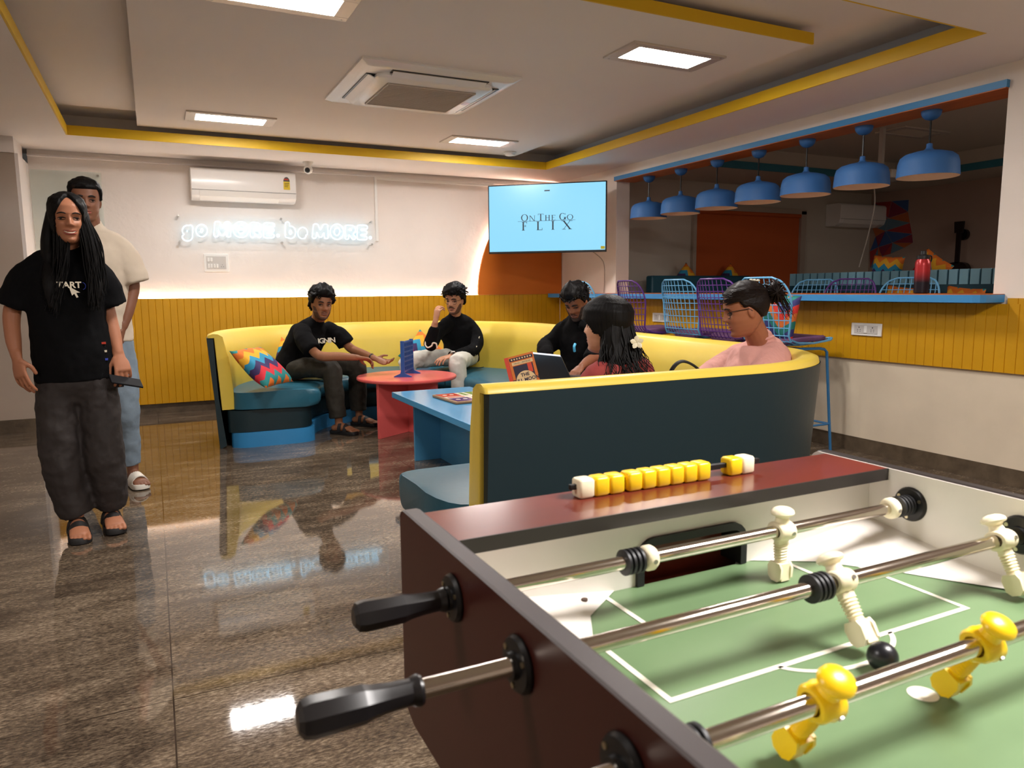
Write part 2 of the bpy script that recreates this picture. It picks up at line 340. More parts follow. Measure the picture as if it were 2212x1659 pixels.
for k in range(3): MB().box(.378, .424 - .006 * k, yy - .0005, yy, .185 - .016 * k, .19 - .016 * k).build('label_print', M_blk, t, local=True)
text_mesh('maker_mark', 'Panasonic', .016, M_blk, frame((-.43, yy + .001, .115), (1, 0, 0), (0, 0, 1)), t)
text_mesh('maker_mark', 'Panasonic', .014, M_blk, frame((.40, yy + .001, .10), (1, 0, 0), (0, 0, 1)), t)
split_ac((8.85, 7.3, 2.02), 0, 'dim split air conditioner on the far wall of the dark next room', .95, .30, .25)
# ---- neon sign
M_neon = mat('ice_blue_neon', (1, 1, 1), .3, emit=(.24, .70, 1), es=1.25)
t = thing('neon_sign', 'lit ice blue neon lettering reading go MORE. be MORE. on clear acrylic', 'neon sign', (1.25, 8.0, 1.8))
def seg_d(p, a, b):
    ax, ay = a; bx, by = b; dx, dy = bx - ax, by - ay; L2 = dx * dx + dy * dy
    k = 0 if L2 == 0 else max(0, min(1, ((p[0] - ax) * dx + (p[1] - ay) * dy) / L2)); return math.hypot(p[0] - ax - k * dx, p[1] - ay - k * dy)
def contours(strokes, w_, x0, x1, z0, z1, h):
    nx = int((x1 - x0) / h) + 2; nz = int((z1 - z0) / h) + 2
    segs = [(s[i], s[i + 1]) for s in strokes for i in range(len(s) - 1)]
    F = [[min(seg_d((x0 + i * h, z0 + j * h), a, b) for a, b in segs) - w_ for j in range(nz)] for i in range(nx)]
    E = {}
    def ip(i, j, k, l):
        a, b = F[i][j], F[k][l]; q = a / (a - b); return ((x0 + (i + (k - i) * q) * h), (z0 + (j + (l - j) * q) * h))
    nxt = []
    for i in range(nx - 1):
        for j in range(nz - 1):
            c = [(i, j), (i + 1, j), (i + 1, j + 1), (i, j + 1)]; pts = []
            for k in range(4):
                a, b = c[k], c[(k + 1) % 4]
                if (F[a[0]][a[1]] < 0) != (F[b[0]][b[1]] < 0): key = tuple(sorted((a, b))); pts.append(key); E[key] = ip(*key[0], *key[1])
            for k in range(0, len(pts) - 1, 2): nxt.append((pts[k], pts[k + 1]))
    adj = {}
    for a, b in nxt: adj.setdefault(a, []).append(b); adj.setdefault(b, []).append(a)
    loops = []; seen = set()
    for s in adj:
        if s in seen: continue
        lp = [s]; seen.add(s); cur = s
        while True:
            n_ = [q for q in adj[cur] if q not in seen]
            if not n_: break
            cur = n_[0]; seen.add(cur); lp.append(cur)
        if len(lp) > 6: loops.append([E[q] for q in lp])
    return loops
def circ(cx, cy, rx, ry, a0=0, a1=360, n=28): return [(cx + rx * math.cos(math.radians(a0 + (a1 - a0) * k / n)), cy + ry * math.sin(math.radians(a0 + (a1 - a0) * k / n))) for k in range(n + 1)]
GL = {  # skeletons in a unit box
 'g': [circ(.42, .66, .36, .28), [(.86, .97), (.84, .2)], circ(.42, .22, .42, .22, 0, -160)],
 'o': [circ(.5, .5, .5, .5)], 'O': [circ(.5, .5, .5, .5)],
 'M': [[(0, 0), (.06, 1), (.16, 1), (.5, .12), (.84, 1), (.94, 1), (1, 0)]],
 'R': [[(.02, 0), (.02, 1), (.55, 1)], circ(.55, .74, .38, .26, 90, -90), [(.55, .48), (.02, .48)], [(.45, .45), (.98, 0)]],
 'E': [[(1, 1), (.02, 1), (.02, 0), (1, 0)], [(.02, .5), (.92, .5)]], '.': [[(.5, .4), (.5, .5)]],
 'b': [[(.02, 1), (.02, .05)], circ(.48, .33, .46, .33)],
 'e': [circ(.5, .5, .5, .5, 0, 300), [(.05, .5), (.98, .5)]]}
SG = [('g',.300,.415,1.691,1.858),('o',.427,.541,1.736,1.864),('M',.592,.761,1.738,1.898),('O',.772,.933,1.735,1.904),('R',.936,1.055,1.740,1.900),('E',1.063,1.181,1.740,1.899),('.',1.185,1.233,1.744,1.795),
 ('b',1.278,1.399,1.738,1.916),('e',1.404,1.514,1.738,1.864),('M',1.555,1.732,1.743,1.904),('O',1.741,1.894,1.738,1.910),('R',1.898,2.025,1.741,1.902),('E',2.028,2.152,1.741,1.906),('.',2.155,2.202,1.745,1.797)]
for ch, x0, x1, z0, z1 in SG:
    tr = .0052; w_ = .0205 if ch != '.' else .012; pad = w_ + tr; lw = x1 - x0 - 2 * pad; lh = z1 - z0 - 2 * pad
    st = [[(x0 + pad + px * lw + (pz - .5) * .008, z0 + pad + pz * lh) for px, pz in s] for s in GL[ch]]
    m = MB()
    for lp in contours(st, w_, x0 - .01, x1 + .01, z0 - .01, z1 + .01, .0045):
        if len(lp) < 8: continue
        m.tube([(p[0], 7.945, p[1]) for p in lp[::2]], tr, 6, close=True)
    m.build('neon_letter', M_neon, t, smooth=True)
M_acr = mat('clear_acrylic', (.92, .97, 1), .05, trans=1, alpha=.12)
acr = MB().box(.245, 2.285, 7.966, 7.972, 1.655, 1.962).build('acrylic_panel', M_acr, t)
for x in (.283, 1.251, 2.2):
    for z in (1.70, 1.942):
        if x < .3 and z < 1.8: z = 1.69
        MB().lathe([(.009, 7.955), (.011, 7.96), (.011, 7.974), (.006, 7.975), (.006, 8.03)], 12, (x, 0, z), 'y').build('standoff_screw', M_steel, acr)
# ---- cable trunking
t = thing('cable_trunking', 'slim white cable trunking running from the neon sign up along the wall', 'cable trunking', (2.27, 8.03, 1.74))
MB().box(2.262, 2.29, 8.01, WY, 1.74, 2.42).build('vertical_run', M_white, t, bevel=.003)
MB().box(2.262, 3.7, 8.012, WY, 2.40, 2.43).build('horizontal_run', M_white, t, bevel=.003)
# ---- glass board
t = thing('glass_board', 'clear frosted glass board on the wall behind the two standing people', 'glass board', (-.6, 8.02, 1.3))
MB().box(-.92, -.355, 7.985, 7.993, 1.3, 2.31).build('glass_sheet', mat('frosted_glass', (.80, .90, .84), .2, trans=.6, alpha=.45), t)
MB().lathe([(.01, 7.975), (.012, 7.98), (.012, 7.985), (.008, 7.993), (.008, WY)], 12, (-.38, 0, 2.28), 'y').build('fixing_stud', M_steel, t)
# ---- switch plate under the sign
t = thing('switch_plate', 'white switch plate with rocker switches and socket, mounted under the neon sign', 'switch', (.607, WY, 1.49))
pl_ = MB().box(.492, .724, 8.016, WY, 1.402, 1.578).build('plate', M_white, t, bevel=.004)
MB().box(.515, .70, 8.012, 8.016, 1.425, 1.555).build('inner_frame', mat('plate_grey', G(206, 200, 194), .4), t, bevel=.002)
for k, x in enumerate((.535, .56, .59, .615)): MB().box(x - .009, x + .009, 8.007, 8.013, 1.44, 1.478).build('rocker', M_white, pl_, bevel=.002)
for x in (.535, .562): MB().box(x - .01, x + .01, 8.007, 8.013, 1.50, 1.54).build('rocker', M_white, pl_, bevel=.002)
for dx, dz in ((0, .012), (-.01, -.008), (.01, -.008)): MB().lathe([(.003, 8.0105), (.003, 8.0125)], 8, (.662 + dx, 0, 1.458 + dz), 'y').build('socket_hole', M_blk, pl_)
# ---- wall sockets below the counter
def socket(loc, label):
    t = thing('wall_socket', label, 'socket', loc, 0, 'double sockets on the mustard panelling')
    MB().box(-.012, 0, -.123, .123, -.045, .045).build('plate', M_white, t, local=True, bevel=.004)
    MB().box(-.015, -.011, -.095, .095, -.03, .03).build('inner_frame', MC['plate_grey'], t, local=True, bevel=.002)
    MB().box(-.02, -.014, -.012, .012, -.026, .026).build('rocker', M_white, t, local=True, bevel=.003)
    for y in (-.055, .055):
        for dy, dz, r in ((0, .014, .0045), (-.011, -.002, .003), (.011, -.002, .003), (-.011, -.014, .003), (.011, -.014, .003)):
            MB().lathe([(r, -.0158), (r, -.0148)], 8, (0, y + dy, dz), 'x').build('socket_hole', M_blk, t, local=True)
socket((WX - .031, 3.567, .897), 'white double socket right of the nearest blue bar stool')
socket((WX - .031, 5.93, .91), 'white double socket behind the purple wire bar stool')
# ---- dome camera and smoke detector
t = thing('dome_camera', 'small white dome security camera with black lens near the split air conditioner', 'security camera', (1.50, 7.72, HS))
MB().lathe([(.052, 0), (.052, -.012), (.034, -.03), (.032, -.06)], 20).build('mount', M_white, t, local=True, smooth=50)
MB().ball((0, 0, -.075), .044).build('housing', M_white, t, local=True, smooth=True)
MB().ball((-.012, -.026, -.084), .027).build('lens', M_blk, t, local=True, smooth=True)
t = thing('dome_camera', 'dark security camera on the ceiling of the dark next room', 'security camera', (7.6, 7.2, 2.5))
MB().ball((0, 0, -.04), .05).build('housing', M_blk, t, local=True, smooth=True)
t = thing('smoke_detector', 'small round white smoke detector in the far corner of the ceiling', 'smoke detector', (3.40, 6.97, 2.60))
MB().lathe([(.068, 0), (.068, -.012), (.05, -.022), (.046, -.034), (.02, -.04)], 24).build('housing', M_white, t, local=True, smooth=40)
MB().lathe([(.051, -.017), (.0515, -.022)], 24, cap=False).build('vent_ring', MC['seam_grey'], t, local=True)
# ---- television
M_scr = mat('screen_light_blue', (0, 0, 0), .3, emit=G(148, 222, 255), es=.42)
M_ink = mat('screen_dark_text', (0, 0, 0), .5, emit=G(22, 40, 58), es=.3)
A_, B_ = V((3.384, 7.49, 0)), V((4.372, 6.64, 0)); dx = (B_ - A_).normalized(); W_ = (B_ - A_).length; nrm = V((dx.y, -dx.x, 0)); 
if nrm.y > 0: nrm = -nrm
t = thing('television', 'flat television in the corner showing dark serif lettering on light blue', 'television', (A_ + B_) / 2 + V((0, 0, 1.59)))
H_ = .738
def tvM(): return Matrix(((dx.x, -nrm.x, 0, A_.x), (dx.y, -nrm.y, 0, A_.y), (0, 0, 1, 1.59), (0, 0, 0, 1)))   # local: x along, y into wall, z up
def tv(mb): mb.M = tvM(); return mb
tv(MB()).box(0, W_, 0, .03, 0, H_).box(.25, W_ - .25, .03, .06, .1, H_ - .15).build('casing', M_blk, t, bevel=.004)
tv(MB()).box(.012, W_ - .012, -.0015, .001, .022, H_ - .012).build('screen', M_scr, t); scr = t.children[-1]
tv(MB()).box(W_ - .06, W_ - .016, -.003, -.0015, .03, .06).build('corner_sticker', mat('sticker_yellow', G(190, 180, 40), .5), t)
tv(MB()).box(W_ / 2 - .02, W_ / 2 + .04, -.0025, -.0015, H_ - .085, H_ - .072).build('on_screen_mark', M_ink, t)
tv(MB()).box(.45, .9, .06, .27, .2, .5).build('wall_bracket', M_blk, t)
# serif lettering on the screen: (strokes as polygons)
def serif(ch, x, z, w, h):
    q = []; T, n_ = h * .17, h * .055; s = h * .05
    def R_(a, b, c, d): q.append([(x + a, z + b), (x + c, z + b), (x + c, z + d), (x + a, z + d)])
    def L_(a, b, c, d, t_): q.append([(x + a, z + b), (x + a + t_, z + b), (x + c + t_, z + d), (x + c, z + d)])
    def ring(cx, cz, rx, rz, a0=0, a1=360, tx=T):
        n = 24; P = []
        for k in range(n): 
            aa = [math.radians(a0 + (a1 - a0) * (k + e_) / n) for e_ in (0, 1)]
            q.append([(x + cx + rx * math.cos(aa[0]), z + cz + rz * math.sin(aa[0])), (x + cx + rx * math.cos(aa[1]), z + cz + rz * math.sin(aa[1])), (x + cx + (rx - tx) * math.cos(aa[1]), z + cz + (rz - n_) * math.sin(aa[1])), (x + cx + (rx - tx) * math.cos(aa[0]), z + cz + (rz - n_) * math.sin(aa[0]))])
    ser = T * .75
    def stem(a, t_=T): R_(a, 0, a + t_, h); R_(a - ser * .7, 0, a + t_ + ser * .7, s); R_(a - ser * .7, h - s, a + t_ + ser * .7, h)
    if ch == 'O': ring(w / 2, h / 2, w / 2, h * .52)
    elif ch == 'G': ring(w / 2, h / 2, w / 2, h * .52, 50, 340); R_(w - T, 0 + h * .08, w, h * .42); R_(w - T * 2, h * .42 - s, w + ser, h * .42); R_(w - T * .8, h * .75, w - T * .4, h * .97)
    elif ch == 'N': stem(ser, n_ * 1.4); stem(w - ser - n_, n_ * 1.4); L_(ser, h, w - ser - T, 0, T)
    elif ch == 'T': R_(w / 2 - T / 2, 0, w / 2 + T / 2, h); R_(0, h - s, w, h); R_(w / 2 - T, 0, w / 2 + T, s); R_(0, h * .8, s, h); R_(w - s, h * .8, w, h)
    elif ch == 'H': stem(ser); stem(w - T - ser); R_(ser, h * .5, w - ser, h * .5 + n_)
    elif ch == 'E': stem(ser); R_(ser, 0, w, n_); R_(ser, h - n_, w, h); R_(ser, h * .5, w * .8, h * .5 + n_); R_(w - s, 0, w, h * .22); R_(w - s, h * .8, w, h)
    elif ch == 'F': stem(ser); R_(ser, h - n_, w, h); R_(ser, h * .5, w * .8, h * .5 + n_); R_(w - s, h * .8, w, h); R_(w * .8 - s, h * .4, w * .8, h * .65)
    elif ch == 'L': stem(ser); R_(ser, 0, w, n_); R_(w - s, 0, w, h * .25)
    elif ch == 'I': stem(w / 2 - T / 2)
    elif ch == 'X': L_(ser * .5, h, w - T * 1.3, 0, T * 1.2); L_(ser, 0, w - T, h, n_ * 1.2); [R_(a - ser, zz, a + T + ser, zz + s) for a, zz in ((ser, 0), (w - T * 1.3, 0), (ser * .5, h - s), (w - T, h - s))]
    return q
letters = MB(); letters.M = tvM(); ly = .345
xs = .375
for ch, x, w_, h_ in (('O', .372, .078, .072), ('N', .462, .068, .056), ('T', .56, .062, .072), ('H', .636, .06, .056), ('E', .706, .045, .056), ('G', .795, .07, .072), ('O', .878, .068, .056)):
    for p in serif(ch, x, ly, w_, h_): letters.prism(p, -.0025, -.0015, 'y')
for ch, x, w_ in (('F', .377, .06), ('L', .541, .068), ('I', .70, .05), ('X', .826, .10)):
    for p in serif(ch, x, ly - .10, w_, .092): letters.prism(p, -.0025, -.0015, 'y')
letters.box(.335, .97, -.0025, -.0015, ly - .004, ly - .001)
letters.build('screen_lettering', M_ink, scr)
t = tag(MB().tube(catmull([(4.30, 6.85, 1.62), (4.5, 6.9, 1.5), (4.575, 6.98, 1.3), (4.578, 7.0, 1.152)]), .005, 6).build('television_cable', mat('cable_grey', G(170, 160, 150), .5)), 'thin grey cable hanging from the television down the wall', 'cable')
# ---- pendants
M_pend = mat('matt_blue_shade', G(50, 104, 166), .6); M_pin = mat('cream_shade_inside', G(252, 236, 212), .6)
def pendant():
    t = thing('pendant_lamp', '', 'pendant lamp', (4.70, 3.28, OZ1 - .004), 0, 'blue pendant lamps hanging in the serving opening')
    MB().lathe([(.062, 0), (.062, -.006), (.056, -.03), (.038, -.05), (.012, -.06)], 20).build('ceiling_rose', M_pend, t, local=True, smooth=50)
    MB().lathe([(.006, -.055), (.006, -.215)], 8).build('cord', M_blk, t, local=True, smooth=True)
    sh_ = MB().lathe([(.006, -.205), (.018, -.21), (.019, -.235), (.03, -.25), (.09, -.262), (.145, -.278), (.172, -.30), (.183, -.335), (.19, -.425), (.1885, -.425)], 40, cap=False).build('lamp_shade', M_pend, t, local=True, smooth=60)
    MB().lathe([(.1884, -.4245), (.180, -.335), (.168, -.304), (.14, -.286), (.05, -.270), (.001, -.268)], 40, cap=False).build('shade_lining', M_pin, sh_, local=True, smooth=60)
    MB().ball((0, 0, -.31), (.028, .028, .04)).build('bulb', mat('unlit_bulb', G(230, 220, 205), .3), t, local=True, smooth=True)
    return t
P0 = pendant(); ORD = ['nearest', 'second', 'third', 'fourth', 'fifth', 'sixth', 'farthest']
for i in range(7):
    p = P0 if i == 0 else copy_tree(P0); p.location = (4.70, 3.28 + .512 * i, OZ1 - .004)
    p['label'] = 'matt blue dome pendant lamp, ' + ('rightmost and largest of the row of seven' if i == 0 else 'leftmost and smallest of the row of seven' if i == 6 else ['', 'second', 'third', 'fourth, middle one,', 'fifth', 'sixth'][i] + ' from the right of the row of seven')
# ---- counter
cy0, cy1 = 2.66, 7.9
t = thing('bar_counter', 'long blue edged bar counter with orange wood top in the serving opening', 'counter', (4.67, 5, OZ0 - .002))
def cpoly(o): return [(4.36 + o, cy1), (4.36 + o, cy0 + .05 + o), (4.375 + o, cy0 + .015 + o), (4.41, cy0 + o), (WX - .001, cy0 + o), (WX - .001, 2.73 + .001), (4.98 - o, 2.731), (4.98 - o, 6.779), (WX - .001, 6.779), (WX - .001, cy1)]
MB().prism(cpoly(0), 1.10, 1.146).build('blue_edge_board', M_blue, t)
MB().prism(cpoly(.002), 1.146, 1.150).build('wood_top', M_ply, t)
# ---- bottle
t = thing('water_bottle', 'red to black faded steel water bottle standing on the bar counter', 'bottle', (4.72, 3.287, 1.15))
m_b = bpy.data.materials.new('red_black_fade'); m_b.use_nodes = True; N = m_b.node_tree.nodes; L = m_b.node_tree.links
tc = N.new('ShaderNodeTexCoord'); sp = N.new('ShaderNodeSeparateXYZ'); L.new(tc.outputs['Object'], sp.inputs[0]); rp = N.new('ShaderNodeValToRGB')
mr = N.new('ShaderNodeMath'); mr.operation = 'MULTIPLY'; mr.inputs[1].default_value = 4; L.new(sp.outputs[2], mr.inputs[0]); L.new(mr.outputs[0], rp.inputs[0])
rp.color_ramp.elements[0].position = .3; rp.color_ramp.elements[0].color = (*G(26, 22, 34), 1); rp.color_ramp.elements[1].position = .62; rp.color_ramp.elements[1].color = (*G(176, 40, 44), 1)
L.new(rp.outputs[0], N['Principled BSDF'].inputs['Base Color']); N['Principled BSDF'].inputs['Roughness'].default_value = .3; N['Principled BSDF'].inputs['Metallic'].default_value = .3
MB().lathe([(.040, 0), (.047, .006), (.048, .19), (.046, .215), (.036, .232), (.036, .236)], 28).build('body', m_b, t, local=True, smooth=40)
MB().lathe([(.040, .232), (.040, .255), (.02, .262), (.019, .285), (.014, .288)], 24).build('cap', M_blk, t, local=True, smooth=40)
MB().tube(catmull([(.03, -.005, .25), (.06, -.012, .255), (.068, -.014, .235), (.06, -.012, .212), (.05, -.01, .215)], 5), .005, 8).build('carry_loop', M_blk, t, local=True)
text_mesh('maker_mark', 'VAYA', .016, M_white, frame((-.028, -.0405, .032), (.82, -.57, 0), (0, 0, 1)), t)
# ================================================================ SOFA (one long curved booth)
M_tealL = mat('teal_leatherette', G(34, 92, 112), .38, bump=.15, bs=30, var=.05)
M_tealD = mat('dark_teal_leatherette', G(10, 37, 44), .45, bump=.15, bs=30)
M_lemon = mat('lemon_leatherette', G(228, 198, 78), .38, bump=.12, bs=18, var=.03)
M_kick = mat('kick_board_blue', G(50, 134, 190), .35)
def path_pts():
    P = []; cx, cy, r = 1.83, 5.95, 1.38
    for k in range(41): a = PI - PI * k / 40; P.append((cx + r * math.cos(a), cy + r * math.sin(a), math.cos(a), math.sin(a)))
    rc = .80; c2x, c2y = 2.20, 3.10; xa, xb = cx + r, c2x + rc
    for k in range(1, 11): q = k / 10; q = q * q * (3 - 2 * q) * .4 + q * .6; P.append((xa + (xb - xa) * q, cy - (cy - c2y) * k / 10, .998, -.07 * math.sin(PI * k / 10)))
    for k in range(1, 19): a = -PI / 2 * k / 18; P.append((c2x + rc * math.cos(a), c2y + rc * math.sin(a), math.cos(a), math.sin(a)))
    for k in range(1, 7): P.append((c2x - (c2x - .99) * k / 6, c2y - rc, 0, -1))
    return P
SP = path_pts()      # (x, y, outward normal)
def sweep(prof, i0=0, i1=None, ext=()):    # prof (offset, z) ; offset inwards is positive
    seq = SP[i0:(i1 if i1 is not None else len(SP))]; R = []
    def ring(p, pr): return [(p[0] - p[2] * o, p[1] - p[3] * o, z) for o, z in pr]
    if ext:
        t0 = V((seq[0][0] - seq[1][0], seq[0][1] - seq[1][1], 0)).normalized(); t1 = V((seq[-1][0] - seq[-2][0], seq[-1][1] - seq[-2][1], 0)).normalized()
        for d, k in ext[::-1]:
            c = sum(o for o, z in prof) / len(prof); pr = [(c + (o - c) * k, z) for o, z in prof]; R.append([(a + t0.x * d, b + t0.y * d, z) for a, b, z in ring(seq[0], pr)])
    for p in seq: R.append(ring(p, prof))
    if ext:
        for d, k in ext:
            c = sum(o for o, z in prof) / len(prof); pr = [(c + (o - c) * k, z) for o, z in prof]; R.append([(a + t1.x * d, b + t1.y * d, z) for a, b, z in ring(seq[-1], pr)])
    return MB().rings(R)
sofa = thing('booth_sofa', 'long curved booth sofa in teal with yellow backrest wrapping round two tables', 'sofa', (1.83, 4.8, 0))
# offsets measured from the inner top edge of the backrest: negative is outwards
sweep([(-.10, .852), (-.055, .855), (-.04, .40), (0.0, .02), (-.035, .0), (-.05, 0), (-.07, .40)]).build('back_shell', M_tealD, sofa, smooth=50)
sweep([(-.095, .853), (-.09, .873), (-.06, .884), (-.02, .880), (.015, .86), (.05, .70), (.07, .45), (.075, .30), (-.02, .30), (-.05, .853)], ext=((.006, .97), (.012, .9))).build('backrest', M_lemon, sofa, smooth=60)
EXT = ((.035, .96), (.065, .86), (.085, .70), (.095, .5))
def seat_piece(i0, i1, ext):
    return sweep([(.06, .30), (.66, .29), (.71, .30), (.73, .33), (.732, .385), (.715, .415), (.66, .430), (.30, .435), (.07, .43)], i0, i1, ext)
seat_piece(0, None, EXT).build('seat_cushion', M_tealL, sofa, smooth=55)
for idx in (8, 16, 25, 33, 42, 48):
    p = SP[idx]; tx, ty = -p[3], p[2]; m = MB()
    m.tube([(p[0] - p[2] * o, p[1] - p[3] * o, z) for o, z in [(.10, .4365), (.4, .4365), (.66, .4315), (.718, .416), (.734, .385), (.733, .33)]], .0035, 6).build('seam_piping', M_tealD, sofa)
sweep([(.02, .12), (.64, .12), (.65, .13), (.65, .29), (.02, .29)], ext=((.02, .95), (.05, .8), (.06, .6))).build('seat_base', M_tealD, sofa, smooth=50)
sweep([(.04, .0), (.67, .0), (.67, .118), (.04, .118)], ext=((.02, .96), (.055, .82), (.07, .6))).build('kick_board', M_kick, sofa, smooth=50)
# ================================================================ TABLES
M_red = mat('coral_red_paint', G(222, 96, 92), .28, var=.03)
t = thing('round_table', 'round coral red coffee table with crossed panel legs in the booth', 'table', (1.90, 5.92, 0))
MB().lathe([(.38, .452), (.415, .458), (.42, .466), (.42, .478), (.415, .484), (0, .484)], 64).build('tabletop', M_red, t, local=True, smooth=30)
for a in (.56, .56 + PI / 2):
    m = MB(); m.M = Matrix.Rotation(a, 4, 'Z')
    if a < 1: m.box(-.37, .34, -.012, .012, 0, .452)
    else: m.box(-.32, -.0125, -.012, .012, 0, .452).box(.0125, .32, -.012, .012, 0, .452)
    m.build('panel_leg', M_red, t, local=True, bevel=.002)
M_btab = mat('sky_blue_laminate', G(84, 156, 202), .22)
t = thing('coffee_table', 'rectangular sky blue coffee table with panel legs beside the near end of the booth', 'table', (1.79, 4.2, 0))
MB().box(1.495, 2.10, 3.42, 5.02, .44, .48).build('tabletop', M_btab, t, bevel=.003)
MB().box(1.60, 2.0, 4.84, 4.865, 0, .44).build('panel_leg', M_btab, t, bevel=.002)
MB().box(1.60, 2.0, 3.56, 3.585, 0, .44).build('panel_leg', M_btab, t, bevel=.002)
MB().box(1.79, 1.815, 3.586, 4.839, .0, .439).build('spine_panel', M_btab, t, bevel=.002)
# connect four
M_navy = mat('royal_blue_plastic', G(46, 88, 160), .35)
t = thing('four_in_a_row_game', 'upright blue four in a row game frame on the red round table', 'game', (1.91, 5.93, .484), .98)
w_, h_ = .26, .235; m = MB()
for sy in (-.012, .012):
    for i in range(8): x = -w_/2 + w_ * i / 7; m.box(x - .006, x + .006, sy - .003, sy + .003, .05, .05 + h_)
    for j in range(7): z = .05 + h_ * j / 6; m.box(-w_/2, w_/2, sy - .003, sy + .003, z - .0065, z + .0065)
m.build('grid_frame', M_navy, t, local=True)
for i in range(8): x = -w_/2 + w_ * i / 7; MB().box(x - .0015, x + .0015, -.009, .009, .05, .05 + h_).build('slot_divider', M_navy, t, local=True)
for s in (-1, 1):
    MB().box(s * (w_/2 + .008) - .006, s * (w_/2 + .008) + .006, -.016, .016, .02, .30).build('side_post', M_navy, t, local=True, bevel=.002)
    MB().prism([(-.075, 0), (-.075, .006), (-.02, .03), (-.014, .05), (.014, .05), (.02, .03), (.075, .006), (.075, 0)], s * (w_/2 + .008) - .008, s * (w_/2 + .008) + .008, 'x').build('foot', M_navy, t, local=True)
# board game on the blue table
M_wood = mat('board_rim_wood', G(140, 104, 70), .4)
t = thing('board_game', 'square wooden rimmed board game with coloured quadrants on the blue table', 'game', (1.86, 4.45, .4805), .06)
MB().box(-.19, .19, -.19, .19, 0, .018).build('tray', M_wood, t, local=True, bevel=.006)
for (sx, sy, c, nm) in ((-1, 1, G(206, 60, 30), 'red'), (1, 1, G(120, 160, 50), 'green'), (-1, -1, G(86, 50, 120), 'purple'), (1, -1, G(230, 190, 60), 'yellow')):
    MB().box(min(sx * .04, sx * .172), max(sx * .04, sx * .172), min(sy * .04, sy * .172), max(sy * .04, sy * .172), .018, .0195).build('home_square', mat('board_' + nm, c, .2), t, local=True, label=nm + ' corner square of the board')
    for i in range(2):
        MB().lathe([(.016, .0196), (.016, .0205)], 12, (sx * (.085 + .05 * i), sy * .105, 0)).build('home_circle', mat('board_cream', G(232, 222, 200), .25), t, local=True)
m = MB().box(-.172, .172, -.038, .038, .018, .0192).box(-.038, .038, -.172, -.0385, .018, .0192).box(-.038, .038, .0385, .172, .018, .0192); m.build('track', MC['board_cream'], t, local=True)
for k, (x, y, nm) in enumerate(((-.1, 0, 'red'), (0, .1, 'green'), (0, -.1, 'purple'), (.1, 0, 'yellow'))):
    q = MB(); q.box(x - (.06 if y == 0 else .012), x + (.06 if y == 0 else .012), y - (.06 if x == 0 else .012), y + (.06 if x == 0 else .012), .0192, .0198); q.build('home_column', MC['board_' + nm], t, local=True)
# ================================================================ CUSHIONS
def cushion_mat(name, cols, sc=5.2, zig=.055):
    m = bpy.data.materials.new(name); m.use_nodes = True; N = m.node_tree.nodes; L = m.node_tree.links; b = N['Principled BSDF']; b.inputs['Roughness'].default_value = .8
    tc = N.new('ShaderNodeTexCoord'); sp = N.new('ShaderNodeSeparateXYZ'); L.new(tc.outputs['Object'], sp.inputs[0])
    def mt(op, a, b_=0.0):
        q = N.new('ShaderNodeMath'); q.operation = op
        for i, x in enumerate((a, b_)):
            if isinstance(x, (int, float)): q.inputs[i].default_value = x
            else: L.new(x, q.inputs[i])
        return q.outputs[0]
    z = mt('PINGPONG', mt('ADD', sp.outputs[0], 1.0), zig)
    s = mt('FRACT', mt('MULTIPLY', mt('ADD', mt('ADD', sp.outputs[2], z), 2.0), 1 / (.058 * len(cols))))
    r = N.new('ShaderNodeValToRGB'); r.color_ramp.interpolation = 'CONSTANT'; r.color_ramp.elements[0].color = (*cols[0], 1); r.color_ramp.elements[1].position = 1 / len(cols); r.color_ramp.elements[1].color = (*cols[1], 1)
    for i in range(2, len(cols)): e = r.color_ramp.elements.new(i / len(cols)); e.color = (*cols[i], 1)
    L.new(s, r.inputs[0]); L.new(r.outputs[0], b.inputs['Base Color']); return m
ZC = [G(238, 176, 40), G(232, 120, 36), G(40, 140, 140), G(216, 44, 60), G(60, 44, 96), G(44, 146, 184)]
M_zig = cushion_mat('zigzag_cushion_fabric', ZC)
def cushion(label, M, size=.40, thick=.15, group='zigzag cushions', m_=None):
    t = bpy.data.objects; n = 18; R = []; vs = []; fs = []
    for side in (1, -1):
        for i in range(n + 1):
            for j in range(n + 1):
                u, v = -1 + 2 * i / n, -1 + 2 * j / n
                e = max(0, (1 - u ** 2)) ** .42 * max(0, (1 - v ** 2)) ** .42; pin = 1 - .07 * (1 - u * u) * (v * v) ; pin2 = 1 - .07 * (1 - v * v) * (u * u)
                y = side * thick / 2 * e * (1 + .08 * math.sin(5 * u + 3 * v))
                vs.append((u * size / 2 * pin2, y, v * size / 2 * pin))
    k = (n + 1) ** 2
    for s in (0, 1):
        for i in range(n):
            for j in range(n):
                a = s * k + i * (n + 1) + j; f = (a, a + n + 1, a + n + 2, a + 1); fs.append(f if s else f[::-1])
    me = bpy.data.meshes.new('cushion'); me.from_pydata(vs, [], fs)
    bm = bmesh.new(); bm.from_mesh(me); bmesh.ops.remove_doubles(bm, verts=bm.verts, dist=.0006); bmesh.ops.recalc_face_normals(bm, faces=bm.faces); bm.to_mesh(me); bm.free()
    me.polygons.foreach_set('use_smooth', [True] * len(me.polygons)); me.materials.append(m_ or M_zig)
    o = bpy.data.objects.new('cushion', me); link(o); o.matrix_world = M; return tag(o, label, 'cushion', group)
def CM(D, C, A, lift=.05):
    D, C, A = V(D), V(C), V(A); u = (C - D).normalized(); v = A - D; v = (v - u * v.dot(u)).normalized(); n = u.cross(v); c = D + u * (C - D).length / 2 + v * .19 + (-n if n.z < 0 else n) * lift
    return Matrix(((u.x, -n.x, v.x, c.x), (u.y, -n.y, v.y, c.y), (u.z, -n.z, v.z, c.z), (0, 0, 0, 1)))
